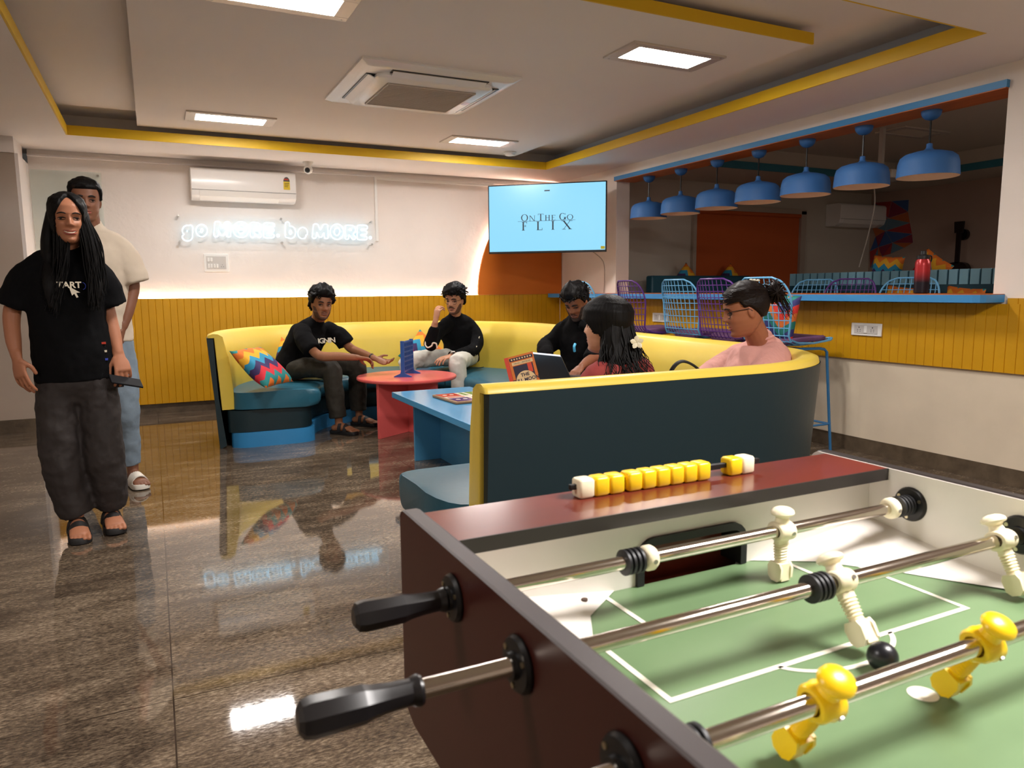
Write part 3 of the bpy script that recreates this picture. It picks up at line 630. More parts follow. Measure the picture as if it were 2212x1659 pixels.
def TRS(loc, rz, rx=0, ry=0, s=1): return Matrix.Translation(loc) @ Matrix.Rotation(rz, 4, 'Z') @ Matrix.Rotation(rx, 4, 'X') @ Matrix.Rotation(ry, 4, 'Y') @ Matrix.Scale(s, 4)
cushion('zigzag cushion lying on the left end seat of the booth sofa', CM((.69, 5.68, .455), (.94, 5.99, .455), (.50, 5.86, .70)), .40, .15)
cushion('zigzag cushion behind the man in the black sweatshirt with glasses', TRS((2.42, 7.0, .56), -.1, -.25, .75), .36, .15)
cushion('orange zigzag cushion corner showing behind the man in the printed tee', TRS((1.10, 6.86, .575), .7, -.25, .6), .32, .15)
M_redpat = cushion_mat('red_purple_cushion_fabric', [G(220, 60, 56), G(70, 50, 110), G(226, 74, 60), G(200, 48, 70)], zig=.09)
cushion('red and purple cushion behind the woman with long black hair', TRS((2.955, 4.36, .63), -PI / 2 + .1, -.2, .1), .38, .15, m_=M_redpat)
# ================================================================ WIRE BAR STOOLS
M_wb = mat('sky_blue_wire', G(104, 172, 216), .35); M_wp = mat('purple_wire', G(92, 48, 128), .35); M_pad = mat('mauve_seat_pad', G(118, 78, 118), .8, bump=.3, bs=200)
M_wbd = mat('blue_tube', G(52, 118, 172), .35)
def shell_pt(u, s):     # u -1..1 across, s 0 (front lip) .. 1 (top of the back); faces +Y
    prof = [(0, .275, .812), (.10, .22, .788), (.30, .05, .772), (.46, -.10, .778), (.53, -.165, .80), (.60, -.205, .86), (.80, -.25, 1.075), (1, -.29, 1.268)]
    for k in range(len(prof) - 1):
        if s <= prof[k + 1][0]: break
    a, b = prof[k], prof[k + 1]; q = (s - a[0]) / (b[0] - a[0]); q = max(0, min(1, q))
    y = a[1] + (b[1] - a[1]) * q; z = a[2] + (b[2] - a[2]) * q
    w_ = .225 + .01 * math.sin(PI * min(1, s / .6)) if s < .6 else .225 + (.262 - .232) * math.sin(PI * (s - .6) / .55) - .02 * (s - .6)
    if s < .55: z += .03 * u * u
    else: y += .055 * u * u * min(1, (s - .5) / .3)
    return V((u * w_ * .98, y, z))
def umax(s):
    r = .17
    if s > 1 - r: q = (s - (1 - r)) / r; return 1 - (1 - math.sqrt(max(0, 1 - q * q))) * .45
    if s < .10: q = (.10 - s) / .10; return 1 - (1 - math.sqrt(max(0, 1 - q * q))) * .25
    return 1
def bar_stool(mw, mt, pad=True, full=True, name='bar_stool'):
    t = thing(name, '', 'bar stool', (0, 0, 0)); NU, NS = 11, 9
    def smax(u):
        s = 1.0
        while s > .8 and umax(s) < abs(u) - 1e-6: s -= .004
        return s
    def grid(s0, s1, n_, nm):
        m = MB()
        for i in range(1, NU - 1 + 1):
            u = -1 + 2 * i / NU; e = min(s1, smax(u)); st = max(s0, .0)
            m.tube([shell_pt(u, st + (e - st) * k / 12) for k in range(13)], .0035, 6)
        for j in range(1, n_):
            s = s0 + (s1 - s0) * j / n_; a = umax(s); m.tube([shell_pt(-a + 2 * a * k / 10, s) for k in range(11)], .0035, 6)
        m.build(nm, mw, t, local=True, smooth=True)
    grid(.50, 1, 10, 'back_grid')
    if full: grid(0, .50, 8, 'seat_grid')
    rim = [shell_pt(umax(k / 40), k / 40) for k in range(41)] + [shell_pt(umax(1) * (1 - 2 * k / 12), 1) for k in range(1, 12)] + [shell_pt(-umax(k / 40), k / 40) for k in range(40, -1, -1)] + [shell_pt(-umax(0) + 2 * umax(0) * k / 12, 0) for k in range(1, 12)]
    MB().tube(rim, .0075, 8, close=True).build('rim_wire', mw, t, local=True, smooth=True)
    if pad:
        R = []
        for z, k in ((-.004, .96), (.004, 1), (.024, 1.0), (.034, .93)):
            R.append([tuple(V((shell_pt(0, .27).x + .0, 0, 0)) + V((.205 * k * math.copysign(abs(math.cos(a)) ** .55, math.cos(a)), .055 + .22 * k * math.copysign(abs(math.sin(a)) ** .55, math.sin(a)), .785 + z + .03 * math.cos(a) ** 2 * k + (.025 if math.sin(a) > .3 else 0) * math.sin(a)))) for a in [2 * PI * q / 36 for q in range(36)]])
        MB().rings(R).build('seat_pad', M_pad, t, local=True, smooth=60)
    for sx in (-1, 1):
        for sy, yt, yb in ((1, .20, .265), (-1, -.15, -.225)):
            MB().tube([(sx * .17, 0, .758), (sx * .19, yt * .8, .757), (sx * .195, yt, .75), (sx * .20, yt + .02 * sy, .73), (sx * .235, yb, .0)], .0105, 8).build('leg', mt, t, local=True, smooth=True)
    MB().tube([(-.168, 0, .758), (.168, 0, .758)], .009, 8).build('cross_bar', mt, t, local=True, smooth=True)
    zf = .20; q = .73 - zf; f = lambda sx, sy: (sx * (.20 + .035 * q / .73), (.22 if sy > 0 else -.17) + (.045 * sy) * q / .73, zf)
    c = [f(-1, -1), f(1, -1), f(1, 1), f(-1, 1)]
    for k in range(4): MB().tube([c[k], c[(k + 1) % 4]], .008, 8).build('foot_rest', mt, t, local=True, smooth=True)
    return t
SB = bar_stool(M_wb, M_wbd); SP_ = bar_stool(M_wp, M_wp)
spots = [(SB, 4.17, 3.96, -PI / 2 + .0, 'sky blue wire bar stool with mauve pad, nearest, behind the woman in pink'),
         (SP_, 4.17, 4.44, -PI / 2 - .02, 'purple wire bar stool, mostly hidden between two blue ones'),
         (SB, 4.19, 4.92, -PI / 2 - .03, 'sky blue wire bar stool in the middle of the row at the counter'),
         (SP_, 4.15, 5.55, -PI / 2 - .12, 'purple wire bar stool standing between the seated man in black hoodie and the blue stool'),
         (SB, 4.15, 6.36, -PI / 2 - .12, 'sky blue wire bar stool directly behind the head of the man in the black hoodie')]
used = set()
for pr_, x, y, rz, lb in spots:
    o = pr_ if pr_.name not in used else copy_tree(pr_); used.add(pr_.name); o.location = (x, y, 0); o.rotation_euler.z = rz; o['label'] = lb; o['group'] = 'wire bar stools along the counter'
far = [(SB, 5.45, 5.0, 'far blue wire stool beyond the counter, small, beside the near blue backrest'), (SP_, 5.32, 4.50, 'purple wire stool on the other side of the bar counter'), (SB, 5.30, 3.92, 'blue wire stool on the other side of the counter, left of the bottle'), (SP_, 5.35, 2.95, 'dark purple wire stool cut off by the right jamb beyond the counter')]
for pr_, x, y, lb in far:
    o = copy_tree(pr_); o.location = (x, y, 0); o.rotation_euler.z = PI / 2 + .12; o['label'] = lb; o['group'] = 'wire bar stools beyond the counter'
# cushion on the nearest stool
cushion('patchwork cushion standing on the nearest sky blue bar stool', TRS((4.11, 3.97, .99), -PI / 2 + .1, -.1, .12), .34, .12, m_=cushion_mat('patch_cushion_fabric', [G(226, 60, 50), G(60, 60, 120), G(40, 130, 120), G(230, 120, 50)], zig=.12))
# ================================================================ NEXT ROOM FURNITURE
M_slat = mat('pale_blue_slats', G(150, 206, 228), .45); M_gap = mat('deep_teal_board', G(24, 78, 96), .5)
t = thing('slatted_bench', 'light blue slatted bench back running across the dark next room', 'bench', (6.8, 4.8, 0))
MB().box(6.82, 6.86, 2.4, 6.42, 1.14, 1.352).build('back_board', M_gap, t)
for k in range(39): y = 2.45 + k * .102; MB().box(6.806, 6.82, y, y + .082, 1.215, 1.356).build('slat', M_slat, t)
MB().box(6.3, 6.86, 2.4, 6.42, 0, .45).build('bench_base', M_gap, t)
for y in (2.5, 4.5, 6.35): MB().box(6.83, 6.86, y - .03, y + .03, .45, 1.14).build('post', M_gap, t)
MB().box(6.87, 7.3, 2.4, 6.42, 0, 1.18).build('rear_ledge', M_gap, t)
t = thing('dark_teal_sofa', 'dark teal sofa back under the orange blind in the next room', 'sofa', (5.9, 6.9, 0))
MB().box(5.19, 6.7, 6.93, 7.05, 0, 1.345).build('backrest', M_gap, t, bevel=.02)
MB().box(5.19, 6.28, 6.45, 6.93, 0, .45).build('seat', M_gap, t, bevel=.02)
for (x, y, z, rz, ry, lb) in ((5.86, 7.14, 1.27, .1, .75, 'leftmost zigzag cushion corner peeking over the dark teal sofa'), (6.55, 7.14, 1.27, .1, .8, 'zigzag cushion peeking over the teal sofa, in front of the orange blind'), (7.1, 5.35, 1.355, -1.4, .1, 'long zigzag cushion on the bench left of the water bottle'),
                              (7.1, 4.86, 1.35, -1.5, .6, 'multicoloured cushion showing just right of the water bottle'), (6.5, 4.72, 1.03, -1.5, .1, 'zigzag cushion below the slats, seen through the far blue stool'), (6.55, 4.15, 1.02, -1.5, .1, 'orange cushion below the slats behind the water bottle')):
    cushion(lb, TRS((x, y, z), rz, 0, ry), .34, .14, 'cushions in the next room')
# mural on the far wall
MU = [(7.25, 2.38), (6.98, 2.37), (6.72, 2.36), (6.72, 2.20), (6.68, 2.05), (6.64, 1.90), (6.62, 1.78), (6.75, 1.72), (6.95, 1.65), (7.08, 1.62), (7.14, 1.48), (7.26, 1.46), (7.28, 1.70), (7.20, 1.90), (7.27, 2.05), (7.20, 2.2)]
IN = [(7.02, 2.14), (7.05, 1.97), (6.93, 1.80), (7.15, 1.75)]
tri = [(0, 1, 16), (1, 2, 3), (1, 3, 16), (16, 3, 4), (16, 4, 17), (4, 5, 17), (17, 5, 18), (5, 6, 18), (18, 6, 7), (18, 7, 8), (18, 8, 9), (17, 18, 19), (18, 9, 19), (19, 9, 10), (19, 10, 11), (19, 11, 12), (19, 12, 13), (17, 19, 13), (17, 13, 14), (16, 17, 14), (16, 14, 15), (16, 15, 0)]
mc = [mat('mural_' + n_, c, .6) for n_, c in (('red', G(170, 50, 50)), ('orange', G(190, 100, 50)), ('black', G(40, 40, 46)), ('blue', G(60, 90, 150)), ('slate', G(100, 130, 150)), ('ochre', G(190, 150, 60)), ('maroon', G(140, 40, 70)), ('teal', G(60, 130, 150)))]
t = thing('geometric_mural', 'multicoloured triangle patterned wall mural beside the far air conditioner', 'mural', (9.28, 6.95, 1.9)); AP = MU + IN
for i, tr in enumerate(tri):
    c = [sum(AP[k][q] for k in tr) / 3 for q in (0, 1)]; m = MB(); m.prism([(c[0] + (AP[k][0] - c[0]) * .96, c[1] + (AP[k][1] - c[1]) * .96) for k in tr], 9.274, 9.278, 'x'); m.build('painted_triangle', mc[(i * 3 + i // 5) % 8], t)
MB().prism(MU, 9.2785, 9.2799, 'x').build('outline', mat('mural_line', G(180, 176, 170), .6), t)
# guitar
t = thing('guitar', 'dark guitar hanging on the brown wall of the next room', 'guitar', (9.1, 5.9, 1.0))
M_git = mat('guitar_black', G(16, 16, 18), .3)
prof = [(.0, .0), (.12, .01), (.19, .10), (.18, .20), (.12, .29), (.13, .36), (.15, .42), (.10, .50), (.0, .52)]
pc = catmull([(a, b, 0) for a, b in prof], 5); poly = [(5.92 + p.x, .98 + p.y) for p in pc] + [(5.92 - p.x, .98 + p.y) for p in pc[::-1][1:-1]]
MB().prism(poly, 9.14, 9.22, 'x').build('body', M_git, t)
MB().box(9.14, 9.17, 5.895, 5.945, 1.48, 1.86).build('neck', M_git, t)
MB().prism([(5.87, 1.86), (5.97, 1.86), (5.98, 2.0), (5.86, 2.0)], 9.14, 9.17, 'x').build('headstock', M_git, t)
MB().lathe([(.07, 9.22), (.07, 9.27)], 14, (0, 5.92, 1.84), 'x').build('wall_hook', M_git, t)
# projector on a ceiling mount
t = thing('projector', 'white projector on a ceiling pole in the dark next room', 'projector', (6.9, 5.1, 2.72))
M_pj = mat('projector_grey', G(190, 184, 176), .4)
MB().box(6.44, 6.48, 4.98, 5.02, 2.32, 2.72).build('pole', M_pj, t); MB().box(6.33, 6.63, 4.78, 5.22, 2.22, 2.30).build('body', M_pj, t, bevel=.01)
tag(MB().tube(catmull([(6.5, 5.1, 2.22), (6.53, 5.1, 2.0), (6.58, 5.2, 1.7), (6.6, 5.3, 1.4)]), .006, 6).build('hanging_cable', MC['cable_grey']), 'thin pale cable hanging from the projector in the next room', 'cable')
# ================================================================ FOOSBALL TABLE
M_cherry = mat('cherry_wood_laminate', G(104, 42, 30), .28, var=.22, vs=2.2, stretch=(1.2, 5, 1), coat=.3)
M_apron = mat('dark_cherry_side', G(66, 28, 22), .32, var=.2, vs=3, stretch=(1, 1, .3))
M_edge = mat('charcoal_edge_band', G(70, 64, 64), .4); M_blk2 = mat('black_edge_band', G(40, 35, 33), .4)
M_play = mat('white_playfield_wall', G(236, 230, 222), .35, var=.03, vs=6)
M_green = mat('green_playfield', G(108, 134, 96), .35, var=.06, vs=5)
M_line = mat('cream_line_paint', G(238, 232, 216), .35)
M_chrome = mat('chromed_steel_rod', G(210, 200, 188), .13, metal=1)
M_hnd = mat('black_handle_plastic', G(32, 30, 31), .3)
M_cream = mat('cream_player_plastic', G(244, 232, 200), .32)
M_yp = mat('yellow_player_plastic', G(244, 200, 20), .30)
M_rub = mat('black_rubber', G(20, 20, 24), .5)
zt = .895; ax0, ax1, bx0, bx1, ye, ys = .297, .320, 1.108, 1.131, .975, -.45; yin = .845; zf = .765; rz_ = .842
ft = thing('foosball_table', 'large foosball table with cherry wood sides and green pitch in the foreground', 'foosball table', (.71, .26, 0))
def side(x0, x1, m1):   # side panel with rounded far top corner
    c = [(ye, .60)] + [(ye - .02 + .02 * math.cos(a), zt - .022 + .02 * math.sin(a)) for a in [PI / 2 * k / 5 for k in range(6)]]
    return MB().prism(c + [(ys, zt - .002), (ys, .60), (ys + .05, .585), (ye - .04, .585)], x0, x1, 'x')
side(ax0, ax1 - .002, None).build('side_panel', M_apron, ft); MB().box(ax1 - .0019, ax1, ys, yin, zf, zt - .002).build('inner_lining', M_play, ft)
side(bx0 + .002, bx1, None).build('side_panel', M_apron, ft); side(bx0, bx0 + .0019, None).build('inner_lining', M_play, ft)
def edge(x0, x1): return MB().rings([[(x, y, z) for x, z in ((x0, zz - .0015), (x1, zz - .0015), (x1 - .003, zz), (x0 + .003, zz))] for y, zz in [(ys, zt), (ye - .02, zt)] + [(ye - .02 + .021 * math.sin(a), zt - .02 + .021 * math.cos(a) - .001) for a in (.4, .8, 1.2)]])
edge(ax0 - .001, ax1 + .0005).build('edge_band', M_edge, ft); edge(bx0 + .004, bx1 + .001).build('edge_band', M_blk2, ft)
MB().box(ax1 + .0005, bx0 - .0005, .812, .94, .8735, .8925).build('end_cap_board', M_cherry, ft)
MB().box(ax1 + .0005, bx0 - .0005, .8095, .8119, .873, .893).build('end_cap_edging', M_blk2, ft)
# end wall with the goal mouth
gx0, gx1, gz = .612, .822, .836
pe = [(ax1 + .0005, .60), (gx0, .60), (gx0, gz - .03)] + [(gx0 + .03 - .03 * math.cos(a), gz - .03 + .03 * math.sin(a)) for a in [PI / 2 * k / 5 for k in range(1, 6)]] + [(gx1 - .03 + .03 * math.sin(a), gz - .03 + .03 * math.cos(a)) for a in [PI / 2 * k / 5 for k in range(5)]] + [(gx1, gz - .03), (gx1, .60), (bx0 - .0005, .60), (bx0 - .0005, .873), (ax1 + .0005, .873)]
MB().prism(pe, yin, yin + .018, 'y').build('end_wall', M_play, ft)
MB().prism([(ax0 + .023, .60), (bx0, .60), (bx0, .873), (ax0 + .023, .873)], .955, .974, 'y').build('end_panel', M_apron, ft)
go = [(gx0, zf + .001), (gx0, gz - .03)] + [(gx0 + .03 - .03 * math.cos(a), gz - .03 + .03 * math.sin(a)) for a in [PI / 2 * k / 5 for k in range(1, 6)]] + [(gx1 - .03 + .03 * math.sin(a), gz - .03 + .03 * math.cos(a)) for a in [PI / 2 * k / 5 for k in range(5)]] + [(gx1, gz - .03), (gx1, zf + .001)]
m = MB(); R = []
for (x, z), (x2, z2) in zip(go, go[1:]):
    cx0, cz0 = (gx0 + gx1) / 2, zf; 
for k, (x, z) in enumerate(go):
    ix = x + (.012 if k < 2 else -.012 if k > len(go) - 3 else 0); iz = z - (.012 if 2 <= k <= len(go) - 3 else 0)
    ix = min(max(ix, gx0 + .012), gx1 - .012); iz = min(iz, gz - .012)
    R.append([(x - 0, yin - .006, z), (x, yin + .05, z), (ix, yin + .05, iz), (ix, yin - .006, iz)])
m.rings(R).build('goal_frame', M_rub, ft)
MB().box(gx0 - .02, gx1 + .02, yin + .04, yin + .045, .68, .84).build('goal_back', M_cherry, ft)
# playfield and markings
MB().box(ax1, bx0, ys, yin, zf - .012, zf).build('playfield', M_green, ft)
z_ = zf + .0006
def stripe(p, q, w_=.0075, parent=ft):
    p, q = V((*p, 0)), V((*q, 0)); d = (q - p).normalized(); n = V((-d.y, d.x, 0)) * w_ / 2; p -= d * w_ / 2; q += d * w_ / 2
    global sz_; sz_ = sz_ + .00005 if 'sz_' in globals() else 0.0; z_ = zf + .0006 + sz_
    return MB().add([(*(p + n).xy, z_), (*(q + n).xy, z_), (*(q - n).xy, z_), (*(p - n).xy, z_)], [(0, 1, 2, 3)])
L_ = [((.468, .580), (.968, .580)), ((.468, .580), (.468, .845)), ((.968, .580), (.968, .845)), ((.552, .705), (.88, .705)), ((.552, .705), (.552, .845)), ((.88, .705), (.88, .845))]
for p, q in L_: stripe(p, q).build('line_marking', M_line, ft)
a_ = [(.718 + .10 * math.cos(t_), .598 - .058 * math.sin(t_) * 1.0, z_) for t_ in [.315 + (PI - .63) * k / 24 for k in range(25)]]
m = MB()
for k in range(24):
    p, q = V(a_[k]), V(a_[k + 1]); n0 = (p - V((.718, .598, z_))).normalized() * .0035; n1 = (q - V((.718, .598, z_))).normalized() * .0035
    m.add([p - n0, p + n0, q + n1, q - n1], [(0, 1, 2, 3)])
m.build('penalty_arc', M_line, ft)
MB().add([(.717 + .0155 * math.cos(2 * PI * k / 32), .468 + .0155 * math.sin(2 * PI * k / 32), z_) for k in range(32)], [tuple(range(32))]).build('spot_marking', M_line, ft)
stripe((ax1, .262), (bx0, .262)).build('line_marking', M_line, ft)
# white corner ramps
def ramp(pts, nm='corner_ramp'): return MB().add(pts, [(0, 1, 2), (0, 2, 3), (0, 3, 4)][:len(pts) - 2]).build(nm, M_play, ft)
ramp([(bx0, yin, .800), (.835, yin, zf + .001), (.93, .79, zf + .001), (1.00, .705, zf + .001), (bx0, .635, zf + .006)][:5])
MB().add([(bx0, .70, zf + .012), (1.00, .705, zf + .0012), (1.04, .645, zf + .0012), (bx0, .54, zf + .004)], [(0, 1, 2, 3)]).build('side_ramp', M_play, ft)
ramp([(ax1, yin, .800), (ax1, .60, zf + .004), (.462, .722, zf + .001), (.50, .79, zf + .001), (.575, yin, zf + .001)])
for x, y in ((.513, .826), (.930, .828)): MB().lathe([(.0045, zf + .006), (.0045, zf + .0085)], 12, (x, y, 0)).build('screw_hole', mat('screw_brown', G(80, 60, 50), .4), ft)
# legs and lower body, set in from the sides
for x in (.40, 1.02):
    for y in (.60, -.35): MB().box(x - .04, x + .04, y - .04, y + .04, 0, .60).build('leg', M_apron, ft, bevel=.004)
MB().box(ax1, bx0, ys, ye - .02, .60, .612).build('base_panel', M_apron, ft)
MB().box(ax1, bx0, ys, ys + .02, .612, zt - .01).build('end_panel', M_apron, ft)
# --- players
def player(parent, x, y, ang, m_, nm='player_figure'):
    R = Matrix.Translation((x, y, rz_)) @ Matrix.Rotation(ang, 4, 'X') @ Matrix.Diagonal((1.16, 1.16, .945, 1))      # ang swings the foot towards -Y
    q = MB(); q.M = R
    q.lathe([(.0095, -.0125), (.0135, -.0125), (.0155, -.010), (.0155, -.003), (.0165, 0), (.0155, .003), (.0155, .010), (.0135, .0125), (.0095, .0125)], 24, (0, 0, 0), 'x', cap=False)
    q.rings([[(.0095 * math.cos(a) * k, .0085 * math.sin(a) * k, z) for a in [2 * PI * i / 20 for i in range(20)]] for z, k in ((.012, 1.1), (.018, .95), (.022, .9), (.0250, 1.15), (.0262, 1.5), (.029, 1.66), (.033, 1.55), (.0365, 1.1), (.0385, .5))])
    rr = []
    for k in range(37):
        z = -.013 - .040 * k / 36; bulge = 1 + .12 * math.cos(2 * PI * k / 4) * (1 if 6 < k < 32 else 0); w0 = .0102 - .0028 * k / 36
        rr.append([(w0 * bulge * math.copysign(abs(math.cos(a)) ** .7, math.cos(a)), .0066 * bulge * math.copysign(abs(math.sin(a)) ** .7, math.sin(a)), z) for a in [2 * PI * i / 12 for i in range(12)]])
    q.rings(rr)
    fo = [(-.008, -.050), (.008, -.050), (.0115, -.058), (.0105, -.074), (.005, -.0805), (-.005, -.0805), (-.0105, -.074), (-.0115, -.058)]
    q.prism(fo, -.0105, -.0070, 'x'); q.prism(fo, .0070, .0105, 'x'); q.box(-.0071, .0071, -.0095, -.0060, -.0785, -.051).box(-.0071, .0071, -.005, .006, -.0805, -.074).box(-.0071, .0071, -.006, .006, -.058, -.050)
    q.mi = 1; q.lathe([(.003, -.0158), (.003, -.0172)], 8, (.004, 0, .0), 'y'); q.mi = 0
    q.build(nm, [m_, M_steel], parent, smooth=40)
def bumper(parent, x, y, m1=M_rub):
    q = MB(); pr_ = []
    for k in range(4): a = x + .0075 * k; pr_ += [(.0142, a), (.0172, a + .001), (.0172, a + .0045), (.0142, a + .0055)]
    q.lathe([(.0085, x)] + pr_ + [(.0085, x + .029)], 24, (0, y, rz_), 'x', cap=False); q.build('rubber_bumper', m1, parent, smooth=30)
def stopper(parent, x, y):
    MB().lathe([(.0085, x), (.0140, x + .001), (.0172, x + .006), (.0172, x + .014), (.0140, x + .019), (.0085, x + .020)], 24, (0, y, rz_), 'x', cap=False).build('stop_collar', M_cream, parent, smooth=50)
    MB().lathe([(.0034, y - .0178), (.0034, y - .0155)], 8, (x + .01, 0, rz_), 'y').build('screw', M_steel, parent)
def flange(x, y, d):
    t = ft; c = (0, y, rz_); a, b = (x, x + d * .006)
    q = MB().lathe([(.0088, a), (.0285, a), (.0285, a + d * .002), (.026, b), (.014, b + d * .001), (.013, b + d * .006), (.0088, b + d * .006)], 32, c, 'x', cap=False).build('rod_bearing', M_blk, t, smooth=30)
    for k in range(3): an = 2 * PI * k / 3 + .6; MB().lathe([(.003, b + d * .0002), (.003, b + d * .0018)], 10, (0, y + .021 * math.cos(an), rz_ + .021 * math.sin(an)), 'x').build('screw', mat('screw_nickel', G(200, 190, 160), .3, metal=1), q)
def rod(y, x0, hx, men, bump, stops, col, ang, spin):
    o = MB().lathe([(.0085, x0), (.0091, x0 + .001), (.0091, 1.185), (.0085, 1.187)], 20, (0, y, rz_), 'x').build('steel_rod', M_chrome, ft, smooth=40)
    for x, a in men: player(o, x, y, a, col)
    for x in bump: bumper(o, x, y)
    for x in stops: stopper(o, x, y)
    # octagonal grip
    R = []; c = math.radians(spin)
    for dx_, rr, oc in ((.000, .010, 0), (.001, .0135, 0), (.004, .0145, 0), (.008, .0135, 0), (.011, .0118, .3), (.030, .0122, .6), (.045, .0138, .9), (.052, .0155, 1), (.054, .0162, 1), (.098, .0172, 1), (.106, .0155, 1), (.110, .010, 1)):
        R.append([(hx - dx_, y + rr * (1 if oc < .5 else 1.0 / math.cos(((k * 5.625 + 0) % 45 - 22.5) * PI / 180) * .96) * math.cos(2 * PI * k / 64 + c), rz_ + rr * (1 if oc < .5 else 1.0 / math.cos(((k * 5.625) % 45 - 22.5) * PI / 180) * .96) * math.sin(2 * PI * k / 64 + c)) for k in range(64)])
    MB().rings(R).build('handle_grip', M_hnd, o, smooth=24)
    flange(ax0 - .001, y, -1); flange(bx0, y, -1)
rod(.766, .285, .287, [(.818, 0), ], [.534, 1.072], [.565, 1.048], M_cream, 0, 10)
rod(.594, .19, .197, [(.735, -.6), (1.060, -.45)], [.682], [], M_cream, 0, 22)
rod(.418, .20, .20, [(.503, .5), (.730, .5), (.965, .5)], [.34], [], M_yp, 0, 5)
rod(.240, .15, .155, [(.44, .2), (.58, .2), (.72, .2), (.86, .2), (1.0, .2)], [.36], [], M_cream, 0, 5)
rod(.065, .20, .205, [(.44, .2), (.58, .2), (.72, .2), (.86, .2), (1.0, .2)], [], [], M_yp, 0, 5)
rod(-.11, .20, .205, [(.5, .2), (.72, .2), (.95, .2)], [], [], M_cream, 0, 5)
rod(-.285, .20, .205, [(.60, .2), (.82, .2)], [], [], M_yp, 0, 5)
# --- score counter on the end cap
sc = MB().box(.535, .905, .9015, .9085, .906, .914).build('score_counter_bar', M_blk, ft, bevel=.001)
xb = .545
for k in range(11):
    if k == 3: xb += .006
    if k == 9: xb += .040
    cx = xb + .0135; xb += .0268; white = k in (0, 10)
    q = MB(); h2 = .0136; R = []
    n = 10; vs = []
    q.rings([[(cx + (h2 * math.copysign(abs(math.cos(t)) ** .38, math.cos(t))) * cc, .905 + (h2 * math.copysign(abs(math.sin(t)) ** .38, math.sin(t))) * cc, .9075 + zz) for t in [2 * PI * i / 24 for i in range(24)]] for zz, cc in ((-.0145, .70), (-.0138, .86), (-.011, 1), (.011, 1), (.0138, .86), (.0145, .70))])
    b = q.build('score_bead', M_cream if white else M_yp, sc, smooth=60, label='white end bead' if white else None)
tag(MB().ball((.720, .520, zf + .0175), .017, 24, 16).build('ball', mat('ball_black', G(24, 24, 30), .3), smooth=True), 'small black foosball lying on the green pitch near the white arc', 'ball')
# ================================================================ PEOPLE
def skin(name, c, lip=None): return mat(name, c, .5, spec=.35, bump=.05, bs=90, var=.04, vs=9)
M_hair = mat('black_hair', G(12, 10, 10), .55, spec=.16, bump=.6, bs=26, stretch=(3, 3, .35), bd=.006)
M_eyeb = mat('eyebrow_hair', G(22, 16, 14), .8); M_eyew = mat('eye_white', G(224, 214, 204), .2); M_iris = mat('dark_iris', G(24, 14, 10), .1)
M_teeth = mat('teeth', G(226, 214, 196), .25)
def lerp(a, b, t): return a + (b - a) * t
def table(T, z):
    if z <= T[0][0]: return T[0][1]
    for (a, va), (b, vb) in zip(T, T[1:]):
        if z <= b: q = (z - a) / (b - a); q = q * q * (3 - 2 * q) * .5 + q * .5; return lerp(va, vb, q)
    return T[-1][1]
TW = [(-.118, .012), (-.112, .030), (-.10, .043), (-.08, .054), (-.06, .061), (-.035, .067), (0, .071), (.03, .0735), (.06, .074), (.085, .066), (.102, .050), (.113, .029), (.118, .004)]
TF = [(-.118, .055), (-.112, .072), (-.10, .080), (-.08, .081), (-.06, .083), (-.035, .086), (0, .086), (.03, .092), (.06, .089), (.085, .072), (.102, .050), (.113, .026), (.118, .003)]
TB = [(-.118, -.01), (-.112, .0), (-.10, .018), (-.08, .040), (-.06, .058), (-.035, .078), (0, .094), (.03, .102), (.06, .100), (.085, .086), (.102, .063), (.113, .036), (.118, .004)]
def gs(x, m, s): return math.exp(-((x - m) / s) ** 2)
def feat(x, z, male=True, smile=0):
    ax = abs(x); d = 0
    rid = 0 if z > .02 or z < -.05 else (math.sin(PI / 2 * min(1, (.02 - z) / .048)) if z > -.030 else max(0, 1 - (-.030 - z) / .011))
    d += .025 * rid * gs(x, 0, .0095 + .004 * max(0, -z / .03)); d += .010 * gs(ax, .0135, .0065) * gs(z, -.030, .007)
    d -= .0115 * gs(ax, .031, .0145) * gs(z, .002, .0125) ; d += .0045 * gs(ax, .030, .018) * gs(z, .024, .008) + .003 * gs(x, 0, .012) * gs(z, .022, .008)
    w = .020 + .006 * smile
    d += .0062 * gs(x, 0, w) * gs(z, -.0565 + .10 * smile * ax * ax / .02, .0048) + .0068 * gs(x, 0, w * .9) * gs(z, -.0705, .0056) - .0035 * gs(x, 0, w * 1.1) * gs(z, -.0632, .0026)
    d += .007 * gs(x, 0, .018) * gs(z, -.101, .012) + (.0045 + .004 * smile) * gs(ax, .040, .017) * gs(z, -.026, .016) - .004 * gs(x, 0, .03) * gs(z, -.084, .006)
    d -= .002 * gs(x, 0, .004) * gs(z, -.048, .006)
    return d
def head_pt(a, z, male=True, smile=0, fat=0):
    w = table(TW, z) * (1 + fat); f = table(TF, z); b = table(TB, z); ca, sa = math.cos(a), math.sin(a); p = .88
    x = w * math.copysign(abs(ca) ** p, ca); y = (f if sa > 0 else b) * math.copysign(abs(sa) ** p, sa)
    if z < -.05 and male: x *= 1.06
    if sa > 0: y += feat(x, z, male, smile) * min(1, sa * 2.2)
    return V((x, y, z))
def face_y(x, z, male=True, smile=0, fat=0):
    w = table(TW, z) * (1 + fat) * (1.06 if z < -.05 and male else 1); f = table(TF, z); c = min(.999, abs(x) / w) ** (1 / .88); s = math.sqrt(1 - c * c)
    return f * s ** .88 + feat(x, z, male, smile) * min(1, s * 2.2)
